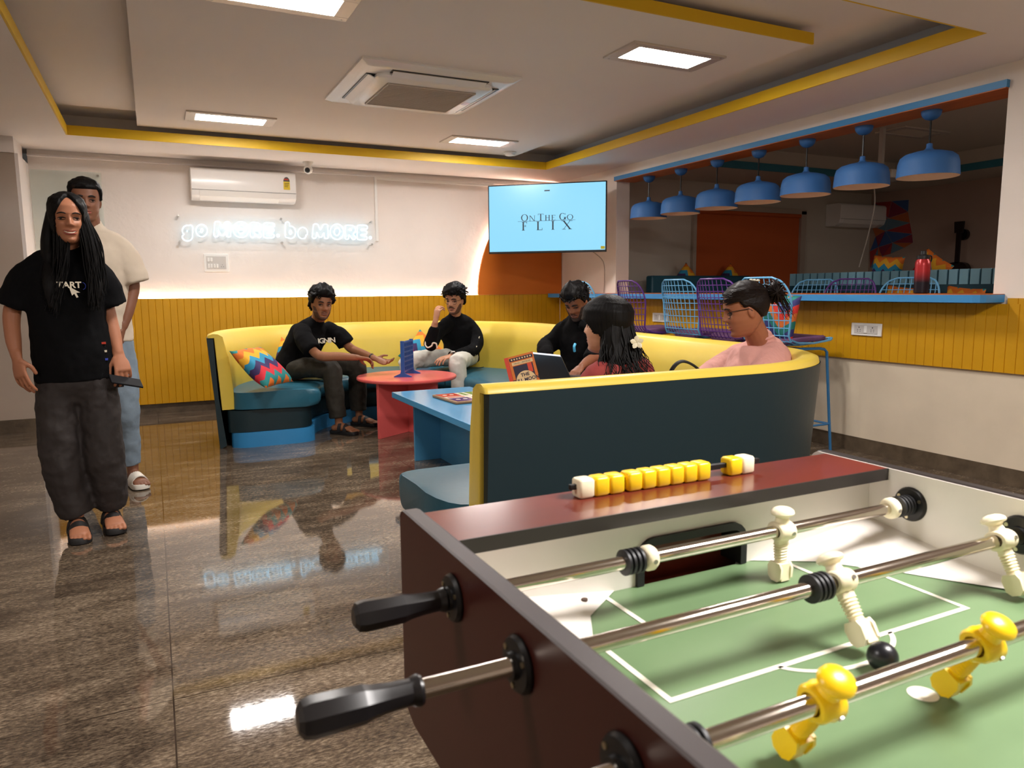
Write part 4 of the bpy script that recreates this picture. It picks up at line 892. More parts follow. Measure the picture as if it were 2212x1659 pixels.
def hframe(o, fwd, up=(0, 0, 1), s=1):
    f = V(fwd).normalized(); u = V(up); u = (u - f * u.dot(f)).normalized(); x = f.cross(u)
    return Matrix(((x.x * s, f.x * s, u.x * s, o[0]), (x.y * s, f.y * s, u.y * s, o[1]), (x.z * s, f.z * s, u.z * s, o[2]), (0, 0, 0, 1)))
ZS = [-.118 + .236 * (1 - math.cos(PI * k / 46)) / 2 * 1 for k in range(47)]
ZS = sorted(set([-.1175, -.116] + [-.112 + .224 * k / 56 for k in range(57)] + [.1145, .1165, .1178]))
def add_head(mb, M, male, smile, fat):
    mb.M = M; mb.rings([[head_pt(2 * PI * k / 72, z, male, smile, fat) for k in range(72)] for z in ZS])
    for s in (-1, 1):
        mb.M = M @ Matrix.Translation((s * .073 * (1 + fat), -.008, -.008)) @ Matrix.Rotation(s * -.35, 4, 'Z') @ Matrix.Rotation(-.12, 4, 'X'); mb.ball((0, 0, 0), (.0075, .016, .030), 14, 10)
    mb.M = None
def chain(mb, pts, rad, side=None, n=4, seg=16, flat0=False, flat1=False):
    P = catmull(pts, n); m = len(P); k0 = len(rad); rr = []
    for i in range(m):
        q = i / n; a = min(int(q), k0 - 1); b = min(a + 1, k0 - 1); t = q - a; t = t * t * (3 - 2 * t)
        ra = rad[a] if isinstance(rad[a], tuple) else (rad[a], rad[a]); rb = rad[b] if isinstance(rad[b], tuple) else (rad[b], rad[b]); rr.append((lerp(ra[0], rb[0], t), lerp(ra[1], rb[1], t)))
    R = []; u = V(side) if side is not None else None
    for i in range(m):
        t = (P[min(i + 1, m - 1)] - P[max(i - 1, 0)]); t = t.normalized() if t.length > 1e-9 else V((0, 0, 1))
        if u is None: u = t.orthogonal()
        uu = (V(side) if side is not None else u); uu = uu - t * uu.dot(t)
        if uu.length < 1e-4: uu = t.orthogonal()
        uu.normalize(); u = uu; w = t.cross(uu)
        def ring(c, k): return [c + uu * rr[i][0] * k * math.cos(2 * PI * j / seg) + w * rr[i][1] * k * math.sin(2 * PI * j / seg) for j in range(seg)]
        r = min(rr[i])
        if i == 0 and not flat0: R += [ring(P[0] - t * r * .92, .38), ring(P[0] - t * r * .6, .8)]
        R.append(ring(P[i], 1))
        if i == m - 1 and not flat1: R += [ring(P[-1] + t * r * .6, .8), ring(P[-1] + t * r * .92, .38)]
    mb.rings(R); return mb
def finish(o, vox, sm=4, disp=0, dscale=.12):
    r = o.modifiers.new('remesh', 'REMESH'); r.mode = 'VOXEL'; r.voxel_size = vox; r.use_smooth_shade = True; r.adaptivity = 0
    if sm: s = o.modifiers.new('smooth', 'SMOOTH'); s.factor = .5; s.iterations = sm
    if disp:
        tx = bpy.data.textures.get('cloth_folds_%g' % dscale) or bpy.data.textures.new('cloth_folds_%g' % dscale, 'CLOUDS'); tx.noise_scale = dscale; tx.noise_depth = 2
        d = o.modifiers.new('folds', 'DISPLACE'); d.texture = tx; d.strength = disp; d.mid_level = .5; d.texture_coords = 'LOCAL'
    return o
def add_hand(mb, W, D, N, side, curl=.5, s=1.0, thumb=.5, spread=.05, curls=None):
    W, D, N = V(W), V(D).normalized(), V(N); N = (N - D * N.dot(D)).normalized(); T = D.cross(N) * side
    mb.M = None
    chain(mb, [W - D * .03 * s, W + D * .01 * s, W + D * .045 * s, W + D * .082 * s], [(.027 * s, .020 * s), (.028 * s, .018 * s), (.039 * s, .0155 * s), (.040 * s, .0125 * s)], side=T, n=4)
    for i, (l, r) in enumerate(((.95, .0088), (1.05, .009), (.98, .0085), (.78, .0075))):
        off = (.0315 - .021 * i) * s; c = (curls[i] if curls else curl * (1 + .12 * i)); p = W + D * (.080 - (.006 if i == 3 else 0)) * s + T * off; d0 = (D + T * (.11 - .075 * i) * (spread / .05)).normalized()
        pts = [p - d0 * .012 * s, p]; a = 0
        for ln, k in ((.043, .75), (.027, 1.0), (.021, .65)): a += c * k; d = d0 * math.cos(a) + N * math.sin(a); p = p + d * ln * l * s; pts.append(p)
        chain(mb, pts, [r * s * 1.05, r * s * 1.05, r * s, r * s * .92, r * s * .82], n=3, seg=10)
    b = W + D * .018 * s + T * .022 * s; d1 = (D * .72 + T * (.85 - .4 * thumb) + N * (.25 + .5 * thumb)).normalized(); q = b + d1 * .048 * s; d2 = (D * .95 + T * (.35 - .45 * thumb) + N * (.2 + .4 * thumb)).normalized(); q2 = q + d2 * .034 * s
    chain(mb, [b, b + d1 * .024 * s, q, q2], [.0145 * s, .0125 * s, .0105 * s, .0085 * s], n=3, seg=10)
    return W + D * .09 * s
def add_foot(mb, A, toe, s=1.0):
    A = V(A); d = V((toe[0] - A.x, toe[1] - A.y, 0)).normalized(); sd = V((d.y, -d.x, 0)); z0 = .012
    g = lambda f, w=0, z=0: V((A.x, A.y, 0)) + d * f * s + sd * w * s + V((0, 0, z))
    base = A.z - .085
    chain(mb, [g(-.045, 0, base + .035), g(.02, 0, base + .045), g(.09, 0, base + .036), g(.135, 0, base + .026)], [(.030, .028), (.034, .040), (.043, .026), (.046, .016)], side=sd, n=4)
    chain(mb, [A + V((0, 0, .09)), A, g(0, 0, base + .04)], [.036, .033, .030], n=3)
    for i, (f, r) in enumerate(((.012, .0135), (.012, .0095), (.006, .009), (-.002, .0085), (-.012, .008))): pass
    for w_, ln, r in ((-.034, .165, .0125), (-.014, .168, .0092), (.004, .163, .0088), (.021, .155, .0083), (.036, .145, .0078)):
        chain(mb, [g(.12, w_ * .95, base + .022), g(ln - .015, w_, base + .020), g(ln + .006, w_ * 1.02, base + .013)], [r, r * 1.05, r * .9], n=2, seg=8)
    return d, sd, g, base
def eyes(t, M, male, smile, fat, gaze=(0, 0), lids=0):
    for s in (-1, 1):
        x, z = s * .031, .001; y = face_y(x, z, male, smile, fat) - .0082
        m = MB(); m.M = M @ Matrix.Translation((x, y, z)) @ Matrix.Rotation(-gaze[0], 4, 'Z') @ Matrix.Rotation(gaze[1], 4, 'X') @ Matrix.Rotation(-PI / 2, 4, 'X')
        R = []
        for k in range(13):
            th = PI * (k + .5) / 13; R.append([(.0122 * math.sin(th) * math.cos(2 * PI * j / 20), .0122 * math.sin(th) * math.sin(2 * PI * j / 20), .0122 * math.cos(th)) for j in range(20)])
        for k in range(12):
            m.mi = 1 if k < 3 else 0; m.rings(R[k:k + 2], cap=False)
        m.mi = 1; m.add(R[0], [tuple(range(20))]); m.mi = 0
        ey_ = m.build('eye', [M_eyew, M_iris], t, smooth=60)
        for up, r0, dz in ((1, .0028, .0066 - lids * .004), (-1, .0016, -.0062 + lids * .001)):     # lids with lash line
            pts = []
            for k in range(9):
                xx = x + (-1 + 2 * k / 8) * .0165; zz = z + dz * math.sqrt(max(0, 1 - ((k - 4) / 4.3) ** 2)) - .001; pts.append(M @ V((xx, face_y(xx, zz, male, smile, fat) + .0012 + .0025 * math.sqrt(max(0, 1 - ((k - 4) / 4.3) ** 2)), zz)))
            MB().tube(pts, [r0 * (.4 + .6 * math.sin(PI * k / 8)) for k in range(9)], 6).build('eyelash', M_eyeb, ey_, smooth=True)
        pts = []
        for k in range(9): q = k / 8; xx = s * (.014 + .035 * q); zz = .0215 + .007 * math.sin(PI * (q * .8 + .05)) - .003 * q; pts.append(M @ V((xx, face_y(xx, zz, male, smile, fat) + .0015, zz)))
        MB().tube(pts, [(.0042 if male else .0028) * (.55 + .6 * math.sin(PI * (k / 8 * .8 + .15))) for k in range(9)], 6).build('eyebrow', M_eyeb, t, smooth=True)
def patch(t, M, name, m_, fn, nx=16, nz=6, male=True, smile=0, fat=0, off=.0016):   # fn(u,v)->(x,z)
    vs = []; fs = []
    for j in range(nz + 1):
        for i in range(nx + 1):
            u, v = -1 + 2 * i / nx, j / nz; x, z = fn(u, v); e = off * min(1, (1 - abs(u)) * 6 + .15) * min(1, v * 5 + .1, (1 - v) * 5 + .1); vs.append(M @ V((x, face_y(x, z, male, smile, fat) + e, z)))
    for j in range(nz):
        for i in range(nx): a = j * (nx + 1) + i; fs.append((a, a + 1, a + nx + 2, a + nx + 1))
    return MB().add(vs, fs).build(name, m_, t, smooth=True)
def lips(t, M, m_, male, smile, fat, teeth=False):
    w = .024 + .007 * smile; cu = lambda u: .006 * smile * u * u
    patch(t, M, 'lips', m_, lambda u, v: (u * w, -.0635 + cu(u) + (.0078 - .0015 * gs(u, 0, .2)) * v * math.sqrt(max(0, 1 - u * u))), male=male, smile=smile, fat=fat, off=.0022)
    patch(t, M, 'lips', m_, lambda u, v: (u * w, -.0655 - (.004 if teeth else 0) + cu(u) - .0095 * v * math.sqrt(max(0, 1 - u * u))), male=male, smile=smile, fat=fat, off=.0022)
    if teeth: patch(t, M, 'teeth', M_teeth, lambda u, v: (u * w * .86, -.0625 + cu(u) - .0075 * v * math.sqrt(max(0, 1 - u * u * .9))), male=male, smile=smile, fat=fat, off=.0030)
def hair_cap(t, M, th, line_f=.060, line_s=-.01, line_b=-.07, nz=.0, amp=.006, fr=30, fat=0, male=True, top=0, front=0, m_=None, name='hair', seed=0, line=None):
    R = []
    for z in ZS[8:]:
        ring = []
        for k in range(96):
            a = 2 * PI * k / 96; p = head_pt(a, z, male, 0, fat); sa = math.sin(a)
            if sa > 0: ln = lerp(line_s, line_f, min(1, max(0, (sa - .18) / .42)) ** .7); 
            else: ln = lerp(line_s, line_b, min(1, -sa * 1.6))
            if line and sa > 0: ln = line(abs(p.x), sa)
            e = max(-1, min(1, (z - ln) / .012 + .2)); e = max(0, e) ; d = (p - V((0, -.01, .015))).normalized()
            h = th + top * max(0, z / .118) ** 2 + front * max(0, sa) ** 2 * max(0, z - .03) / .09 + amp * noise.noise(V((p.x, p.y, p.z)) * fr + V((seed, 0, 0))) + amp * .6 * noise.noise(V((p.x, p.y, p.z)) * fr * 2.3 + V((seed, 3, 0)))
            ring.append(p + d * (h * e - .012 * (1 - e)))
        R.append(ring)
    q = MB(); q.M = M; q.rings(R); return q.build(name, m_ or M_hair, t, smooth=70)
def beard(t, M, m_, lo=-.085, hi=-.012, th=.0028, fat=0, male=True, chin=1, smile=0):
    R = []
    for z in ZS[:-22]:
        ring = []
        for k in range(96):
            a = 2 * PI * k / 96; p = head_pt(a, z, male, smile, fat); sa = math.sin(a); ax = abs(p.x); q = max(0, min(1, (ax - .024) / .036)); zl = lerp(lo, hi, q ** 1.3)
            e = max(0, min(1, (zl - z) / .006)) if sa > .02 else 0
            if sa < .30 : e *= max(0, min(1, (sa - .02) / .06))
            if ax < .02 and z > -.078: e = 0
            d = (p - V((0, -.0, -.02))).normalized(); ring.append(p + d * (th * e - .010 * (1 - e)))
        R.append(ring)
    q = MB(); q.M = M; return q.rings(R).build('beard', m_, t, smooth=70)
def tufts(t, M, n, rng, ln, r=.004, zmin=.03, curl=.02, lift=.01, seed=1, back=True, name='hair_tuft', m_=None):
    rd = random.Random(seed); q = MB(); q.M = M
    for i in range(n):
        z = rd.uniform(zmin, .112); a = rd.uniform(*rng); p = head_pt(a, z) ; d = (p - V((0, -.01, .015))).normalized(); tn = d.cross(V((rd.uniform(-1, 1), rd.uniform(-1, 1), rd.uniform(-1, 1)))).normalized(); L_ = ln * rd.uniform(.6, 1.2)
        b = p + d * lift; pts = [b + (tn * math.sin(k / 5 * 2.2) * L_ * .5 + d * (L_ * .30 * math.sin(k / 5 * 2.6))) + V((0, 0, 0)) for k in range(6)]
        q.tube(pts, [r, r * 1.1, r, r * .8, r * .5, r * .15], 5)
    return q.build(name, m_ or M_hair, t, smooth=True)
def glasses(t, M, r=.019, m_=None, fat=0):
    m_ = m_ or M_blk
    for s in (-1, 1):
        x = s * .031; y = face_y(.031, 0) + .017; q = MB(); q.M = M
        q.tube([(x + .0225 * math.copysign(abs(math.cos(a)) ** .7, math.cos(a)), y - abs(x + .0225 * math.cos(a)) * .12 + .002, .0 + r * math.copysign(abs(math.sin(a)) ** .7, math.sin(a))) for a in [2 * PI * k / 24 for k in range(24)]], .0017, 6, close=True).build('glasses_rim', m_, t, smooth=True)
        q = MB(); q.M = M; q.tube([(s * .053, y - .005, .008), (s * .071, .06, .010), (s * .080 * (1 + fat), .0, .008), (s * .079 * (1 + fat), -.012, -.004)], .0017, 6).build('glasses_temple', m_, t, smooth=True)
    q = MB(); q.M = M; q.tube([(-.0085, face_y(.0, .004) + .010, .006), (0, face_y(0, .004) + .013, .009), (.0085, face_y(0, .004) + .010, .006)], .0017, 6).build('glasses_bridge', m_, t, smooth=True)
def person(label, loc): return thing('person', label, 'person', loc)
def slide(t, A, toe, m_, s=1.0, straps=2, thick=.03, full=False):
    A = V(A); d = V((toe[0] - A.x, toe[1] - A.y, 0)).normalized(); sd = V((d.y, -d.x, 0)); base = A.z - .085
    out = [(-.085, .0), (-.075, .028), (-.03, .038), (.03, .040), (.09, .049), (.14, .050), (.17, .036), (.182, 0)]
    pl = [(a, b) for a, b in out] + [(a, -b) for a, b in out[::-1][1:-1]]; pl = catmull([(a, b, 0) for a, b in pl] + [(out[0][0], out[0][1], 0)], 4)[:-1]
    g = lambda f, w, z: V((A.x, A.y, 0)) + d * f * s + sd * w * s + V((0, 0, z))
    so_ = MB().rings([[g(p.x * k, p.y * k, base + z) for p in pl] for z, k in ((-.028, .95), (-.024, 1), (-.006, 1), (.004, .97))]).build('sandal_sole', m_, t, smooth=50)
    for f0, f1, hh in ([(.045, .125, .068)] if straps == 1 else [(.065, .098, .066), (.012, .040, .085)]):
        R = []
        for k in range(13):
            a = PI * k / 12; R.append([g(f, -.050 * math.cos(a) * e, base - .002 + (hh - (.016 * (f - f0) / (f1 - f0))) * math.sin(a) * e) for f, e in ((f0, 1), (f1, 1), (f1, .9), (f0, .9))])
        MB().rings(R).build('sandal_strap', m_, so_, smooth=50)
UP = V((0, 0, 1))
def skel(b, r, *paths):      # keeps torso, arms and legs one continuous body under the clothes
    for p in paths: chain(b, p, [r] * len(p), n=2, seg=10)
# ---------------------------------------------------------------- 1. standing woman in black tee
S1 = skin('skin_tan', G(170, 112, 82)); M_lip1 = mat('lips_rose', G(160, 80, 70), .35)
M_tee = mat('black_tee_cotton', G(11, 11, 13), .95, spec=.15, bump=.2, bs=300); M_cargo = mat('charcoal_cargo_cloth', G(44, 37, 35), .75, bump=.3, bs=20, bd=.01)
M_print = mat('tee_print_cream', G(232, 222, 200), .6); M_sandal = mat('black_sandal', G(22, 20, 20), .6)
p1 = person('person standing at the left, long black hair, black START print t-shirt, dark cargo trousers', (-.35, 4.1, 0))
H1 = hframe((-.335, 4.10, 1.545), (.16, -.98, -.02), s=.97)
b = MB(); add_head(b, H1, False, 1, .0)
chain(b, [(-.35, 4.15, 1.30), (-.352, 4.155, 1.38), (-.342, 4.135, 1.47)], [.055, .048, .050])
chain(b, [(-.38, 4.18, .82), (-.385, 4.17, 1.05), (-.375, 4.165, 1.25), (-.37, 4.165, 1.36)], [(.15, .10), (.125, .09), (.15, .095), (.07, .05)], side=(1, 0, 0))
chain(b, [(-.49, 4.16, 1.35), (-.545, 4.17, 1.25), (-.598, 4.17, 1.12), (-.60, 4.13, 1.0), (-.588, 4.095, .905)], [0.03, 0.032, 0.038, 0.034, 0.024])
chain(b, [(-.255, 4.18, 1.355), (-.225, 4.20, 1.25), (-.208, 4.22, 1.12), (-.185, 4.18, 1.0), (-.168, 4.13, .90)], [0.03, 0.032, 0.038, 0.034, 0.024])
add_hand(b, (-.586, 4.09, .895), (.12, -.18, -1), (.55, .6, .05), 1, .28)
add_hand(b, (-.166, 4.125, .89), (.18, -.45, -.85), (-.2, .6, -.35), -1, .55, thumb=.6)
for A, T_ in (((-.405, 4.12, .098), (-.372, 3.90)), ((-.262, 4.19, .105), (-.225, 4.0))): add_foot(b, A, T_)
skel(b, .034, [(-.36, 4.16, 1.33), (-.49, 4.16, 1.35)], [(-.36, 4.16, 1.33), (-.255, 4.18, 1.355)], [(-.40, 4.18, .84), (-.455, 4.15, .45), (-.405, 4.13, .16)], [(-.32, 4.18, .84), (-.25, 4.14, .45), (-.262, 4.20, .17)])
finish(b.build('body', S1, p1), .0045, 2)
for A, T_ in (((-.405, 4.12, .113), (-.372, 3.90)), ((-.262, 4.19, .118), (-.225, 4.0))): slide(p1, A, T_, M_sandal)
eyes(p1, H1, False, 1, 0, lids=.35); lips(p1, H1, M_lip1, False, 1, 0, teeth=True)
b = MB()
chain(b, [(-.352, 4.18, .78), (-.355, 4.175, .86), (-.375, 4.17, 1.05), (-.372, 4.165, 1.22), (-.366, 4.165, 1.34), (-.355, 4.155, 1.40)], [(.188, .135), (.184, .135), (.170, .122), (.172, .118), (.145, .085), (.062, .058)], side=(1, .1, 0), flat0=True, seg=24)
chain(b, [(-.45, 4.165, 1.345), (-.53, 4.17, 1.26), (-.585, 4.175, 1.135)], [.062, .082, .092], flat1=True)
chain(b, [(-.29, 4.175, 1.345), (-.228, 4.195, 1.26), (-.195, 4.215, 1.135)], [.062, .080, .086], flat1=True)
finish(b.build('t_shirt', M_tee, p1), .009, 5, .022, .11)
b = MB()
chain(b, [(-.36, 4.18, .88), (-.362, 4.18, .80), (-.362, 4.18, .74)], [(.14, .10), (.170, .122), (.165, .12)], side=(1, .1, 0), seg=24)
chain(b, [(-.44, 4.18, .80), (-.446, 4.17, .62), (-.450, 4.14, .42), (-.428, 4.15, .22), (-.402, 4.15, .10)], [(.094, .11), (.098, .11), (.094, .10), (.090, .095), (.082, .088)], side=(1, 0, 0), flat1=True)
chain(b, [(-.28, 4.18, .80), (-.274, 4.17, .62), (-.264, 4.13, .42), (-.258, 4.17, .22), (-.258, 4.20, .115)], [(.094, .11), (.096, .11), (.092, .10), (.088, .092), (.074, .083)], side=(1, 0, 0), flat1=True)
finish(b.build('cargo_trousers', M_cargo, p1), .009, 3, .022, .075)
MB().rings([[(-.205 + dx_ * k, 4.075 - .01 + yy_, z) for dx_, yy_ in ((-.03, .02), (.05, .06), (.05, .09), (-.03, .06))] for z, k in ((.775, 1), (.735, 1.02), (.73, 1))]).build('pocket_flap', M_cargo, p1)
hair_cap(p1, H1, .011, line_f=.072, line_s=-.10, line_b=-.11, amp=.003, male=False, top=.006, line=lambda x, sa: .098 - .10 * (x / .062) ** 1.6 if x < .055 else -.10)
M_hairc = M_hair
def strands(t, name, roots, ends, n, r, seed, mid=0.0, wav=.008, m_=None, taper=.35):
    rd = random.Random(seed); q = MB()
    for i in range(n):
        u = (i + rd.random() * .8) / n; a = catmull([V(p) for p in roots], 10); c = catmull([V(p) for p in ends], 10)
        A = a[min(int(u * (len(a) - 1)), len(a) - 1)]; B = c[min(int(u * (len(c) - 1)), len(c) - 1)] + V((rd.uniform(-.012, .012), rd.uniform(-.01, .01), rd.uniform(-.03, .045)))
        out = V((rd.uniform(-1, 1), rd.uniform(-1, 1), 0)) * .008; ph = rd.uniform(0, 6); pts = []
        for k in range(15):
            s_ = k / 14; P_ = A.lerp(B, s_); P_ += (V((mid * math.copysign(1, B.x - A.x), 0, 0)) + out) * math.sin(PI * s_) + V((math.sin(ph + s_ * 9), math.cos(ph + s_ * 7), 0)) * wav * s_; pts.append(P_)
        q.tube(pts, [r * (1 - (1 - taper) * k / 14) for k in range(15)], 6)
    return q.build(name, m_ or M_hair, t, smooth=True)
hx, hy, hz = H1.translation
b = MB()
chain(b, [(hx - .062, hy + .03, hz + .03), (hx - .090, hy + .035, hz - .10), (hx - .088, hy + .02, hz - .20), (hx - .085, hy - .05, hz - .30), (hx - .082, hy - .07, hz - .41)], [(.028, .05), (.032, .05), (.036, .035), (.038, .022), (.022, .012)], side=(1, 0, 0))
chain(b, [(hx + .066, hy + .03, hz + .03), (hx + .080, hy + .035, hz - .10), (hx + .088, hy + .02, hz - .20), (hx + .092, hy - .045, hz - .30), (hx + .090, hy - .06, hz - .40)], [(.022, .05), (.026, .045), (.032, .035), (.036, .022), (.022, .012)], side=(1, 0, 0))
chain(b, [(hx, hy + .08, hz + .05), (hx, hy + .10, hz - .10), (hx, hy + .12, hz - .25), (hx, hy + .13, hz - .38)], [(.07, .03), (.08, .03), (.09, .025), (.08, .02)], side=(1, 0, 0))
finish(b.build('hair', M_hair, p1), .008, 3)
strands(p1, 'hair', [(hx - .015, hy - .03, hz + .118), (hx - .05, hy - .03, hz + .085), (hx - .072, hy, hz + .03)], [(hx - .052, hy - .085, hz - .38), (hx - .08, hy - .075, hz - .44), (hx - .125, hy - .02, hz - .38)], 60, .0042, 3, mid=-.032)
strands(p1, 'hair', [(hx + .01, hy - .03, hz + .118), (hx + .05, hy - .03, hz + .085), (hx + .073, hy, hz + .03)], [(hx + .072, hy - .085, hz - .38), (hx + .10, hy - .075, hz - .43), (hx + .13, hy - .02, hz - .36)], 60, .0042, 4, mid=.026)
# tee print
fr = frame((-.345, 4.022, 1.236), (1, .12, 0), (0, -.05, 1)); text_mesh('tee_print', 'TART', .040, M_print, fr, p1, extrude=.001, offset=.0012)
q = MB(); q.M = fr @ Matrix.Translation((.018, -.034, .003)); q.prism([(-.02, .028), (.024, .0), (.008, -.002), (.016, -.022), (.008, -.025), (.0, -.006), (-.010, -.014)], -.001, .002, 'z'); q.build('tee_print_arrow', M_print, p1)
q = MB(); q.M = fr; q.tube([(.055 + .0 + .012 * math.cos(a), -.004 + .016 * math.sin(a), 0) for a in [-PI / 2 + PI * k / 10 for k in range(11)]] + [(-.03, .018, 0)][:0], .0012, 5).build('tee_print_ring', mat('tee_print_blue', G(60, 80, 190), .5), p1)
for (x, z, c) in ((-.226, .955, 'label_red'), (-.224, .915, 'board_cream'), (-.222, .875, 'tee_print_blue')): MB().box(x - .009, x + .009, 4.090, 4.104, z - .005, z + .005).build('hem_print', MC[c], p1)
q = MB(); q.M = TRS((-.140, 4.03, .768), .2, .45, .30); q.box(-.074, .074, -.038, .038, -.0045, .0045); o = q.build('mobile_phone', mat('matt_black_case', G(14, 14, 18), .7, spec=.2), bevel=.003); tag(o, 'black mobile phone held in the hand of the woman in the black tee', 'phone')
# ---------------------------------------------------------------- 2. man behind her
S2 = skin('skin_brown_deep', G(128, 84, 62)); M_beige = mat('beige_tee_cotton', G(206, 190, 170), .85, bump=.2, bs=300); M_jeans = mat('washed_blue_jeans', G(122, 138, 152), .8, bump=.3, bs=60, var=.08, vs=4)
p2 = person('person standing behind the woman at the left, beige t-shirt, pale jeans, white slides', (-.28, 5.05, 0))
H2 = hframe((-.312, 5.0, 1.728), (.1, -.98, -.05), s=1.0)
b = MB(); add_head(b, H2, True, 0, .02)
chain(b, [(-.29, 5.04, 1.50), (-.295, 5.04, 1.57), (-.306, 5.02, 1.66)], [.062, .056, .058])
chain(b, [(-.29, 5.05, .93), (-.295, 5.05, 1.18), (-.29, 5.05, 1.42), (-.29, 5.05, 1.53)], [(.15, .10), (.14, .10), (.17, .10), (.075, .05)], side=(1, 0, 0))
chain(b, [(-.165, 5.04, 1.51), (-.12, 5.05, 1.38), (-.10, 5.06, 1.24), (-.135, 5.02, 1.10), (-.168, 4.98, .995)], [0.03, 0.036, 0.04, 0.038, 0.027])
chain(b, [(-.42, 5.04, 1.51), (-.455, 5.05, 1.38), (-.47, 5.06, 1.24), (-.46, 5.02, 1.10), (-.445, 4.98, .995)], [0.03, 0.036, 0.04, 0.038, 0.027])
add_hand(b, (-.170, 4.975, .985), (-.12, -.1, -1), (-.8, .3, 0), -1, .25); add_hand(b, (-.445, 4.975, .985), (.1, -.1, -1), (.8, .3, 0), 1, .4)
for A, T_ in (((-.175, 5.06, .105), (-.105, 4.85)), ((-.50, 5.22, .10), (-.51, 5.0))): add_foot(b, A, T_)
skel(b, .036, [(-.29, 5.05, 1.49), (-.165, 5.04, 1.51)], [(-.29, 5.05, 1.49), (-.42, 5.04, 1.51)], [(-.25, 5.05, .95), (-.19, 5.02, .50), (-.18, 5.07, .16)], [(-.33, 5.05, .95), (-.41, 5.12, .50), (-.49, 5.23, .16)])
finish(b.build('body', S2, p2), .0055, 2)
M_wslide = mat('white_slide', G(226, 220, 208), .5)
for A, T_ in (((-.175, 5.06, .118), (-.105, 4.85)), ((-.50, 5.22, .113), (-.51, 5.0))): slide(p2, A, T_, M_wslide, straps=1)
eyes(p2, H2, True, 0, .02); lips(p2, H2, M_lip1, True, 0, .02); hair_cap(p2, H2, .014, line_f=.062, line_s=.0, line_b=-.06, amp=.005, top=.010)
b = MB()
chain(b, [(-.29, 5.05, .90), (-.292, 5.05, 1.0), (-.295, 5.05, 1.2), (-.292, 5.05, 1.42), (-.29, 5.05, 1.52), (-.294, 5.045, 1.585)], [(.178, .135), (.176, .135), (.175, .13), (.188, .13), (.155, .09), (.068, .065)], side=(1, 0, 0), flat0=True, seg=24)
chain(b, [(-.21, 5.045, 1.50), (-.135, 5.05, 1.41), (-.092, 5.055, 1.26)], [.07, .086, .092], flat1=True); chain(b, [(-.375, 5.045, 1.50), (-.44, 5.05, 1.41), (-.475, 5.055, 1.26)], [.07, .086, .088], flat1=True)
finish(b.build('t_shirt', M_beige, p2), .010, 5, .022, .11)
b = MB(); chain(b, [(-.29, 5.05, 1.02), (-.29, 5.05, .90), (-.29, 5.05, .84)], [(.15, .115), (.165, .125), (.15, .115)], side=(1, 0, 0), seg=24)
chain(b, [(-.21, 5.05, .90), (-.19, 5.03, .70), (-.185, 5.0, .50), (-.188, 5.05, .30), (-.185, 5.08, .14)], [(.088, .10), (.088, .095), (.078, .08), (.072, .075), (.062, .075)], side=(1, 0, 0), flat1=True)
chain(b, [(-.37, 5.05, .90), (-.385, 5.07, .70), (-.40, 5.1, .50), (-.45, 5.18, .30), (-.50, 5.23, .14)], [(.088, .10), (.088, .095), (.078, .08), (.072, .075), (.062, .075)], side=(1, 0, 0), flat1=True)
finish(b.build('jeans', M_jeans, p2), .010, 4, .024, .1)
# ---------------------------------------------------------------- seated people
def seated_legs(mb, hips, knees, ankles, r0=.088, r1=.068, r2=.058, hem=True):
    for h, k, a in zip(hips, knees, ankles):
        h, k, a = V(h), V(k), V(a); chain(mb, [h, h.lerp(k, .5) + V((0, 0, .012)), k - (k - h).normalized() * .02, k + V((0, 0, -.02)) + (k - h).normalized() * .01, k.lerp(a, .5), a], [r0, r0 * .95, r1 * 1.08, r1 * 1.03, r1, r2], n=4, seg=18, flat1=True)
# 3. man in black tee with print
S3 = skin('skin_brown', G(150, 100, 70)); M_lipm = mat('lips_brown', G(112, 66, 56), .4); M_olive = mat('dark_olive_trousers', G(38, 33, 23), .8, bump=.3, bs=60)
M_beard = mat('short_beard', G(48, 32, 25), .9, bump=.5, bs=400)
p3 = person('person seated at the left of the booth, black printed t-shirt, dark olive trousers, black sandals', (1.1, 6.5, 0))
H3 = hframe((1.285, 6.29, 1.09), (.10, -.99, -.12), (.08, 0, 1), s=1.10)
b = MB(); add_head(b, H3, True, 0, -.02)
chain(b, [(1.24, 6.42, .88), (1.265, 6.385, .945), (1.282, 6.34, 1.03)], [.064, .058, .060])
chain(b, [(1.085, 6.52, .55), (1.13, 6.50, .68), (1.20, 6.46, .82), (1.24, 6.43, .89)], [(.15, .11), (.15, .11), (.17, .105), (.075, .05)], side=(.85, .5, 0))
chain(b, [(1.10, 6.26, .865), (1.13, 6.18, .78), (1.20, 6.06, .675), (1.36, 6.06, .66), (1.52, 6.07, .642)], [0.03, 0.036, 0.04, 0.037, 0.026])
chain(b, [(1.42, 6.50, .865), (1.49, 6.47, .78), (1.55, 6.42, .695), (1.62, 6.30, .655), (1.695, 6.17, .62)], [0.03, 0.036, 0.04, 0.037, 0.026])
add_hand(b, (1.53, 6.065, .64), (1, .05, -.22), (.1, -.3, -1), 1, .55, thumb=.5); add_hand(b, (1.70, 6.16, .617), (.85, -.4, -.38), (-.2, -.6, .9), -1, .45, thumb=.3, curls=[.45, .5, .6, .7])
for A, T_ in (((1.35, 6.10, .10), (1.50, 5.94)), ((1.60, 6.40, .10), (1.74, 6.26))): add_foot(b, A, T_)
skel(b, .038, [(1.22, 6.45, .85), (1.10, 6.26, .865)], [(1.22, 6.45, .85), (1.42, 6.50, .865)], [(1.08, 6.50, .56), (1.31, 6.13, .535), (1.35, 6.10, .14)], [(1.12, 6.56, .56), (1.59, 6.39, .52), (1.60, 6.41, .14)])
finish(b.build('body', S3, p3), .0052, 2)
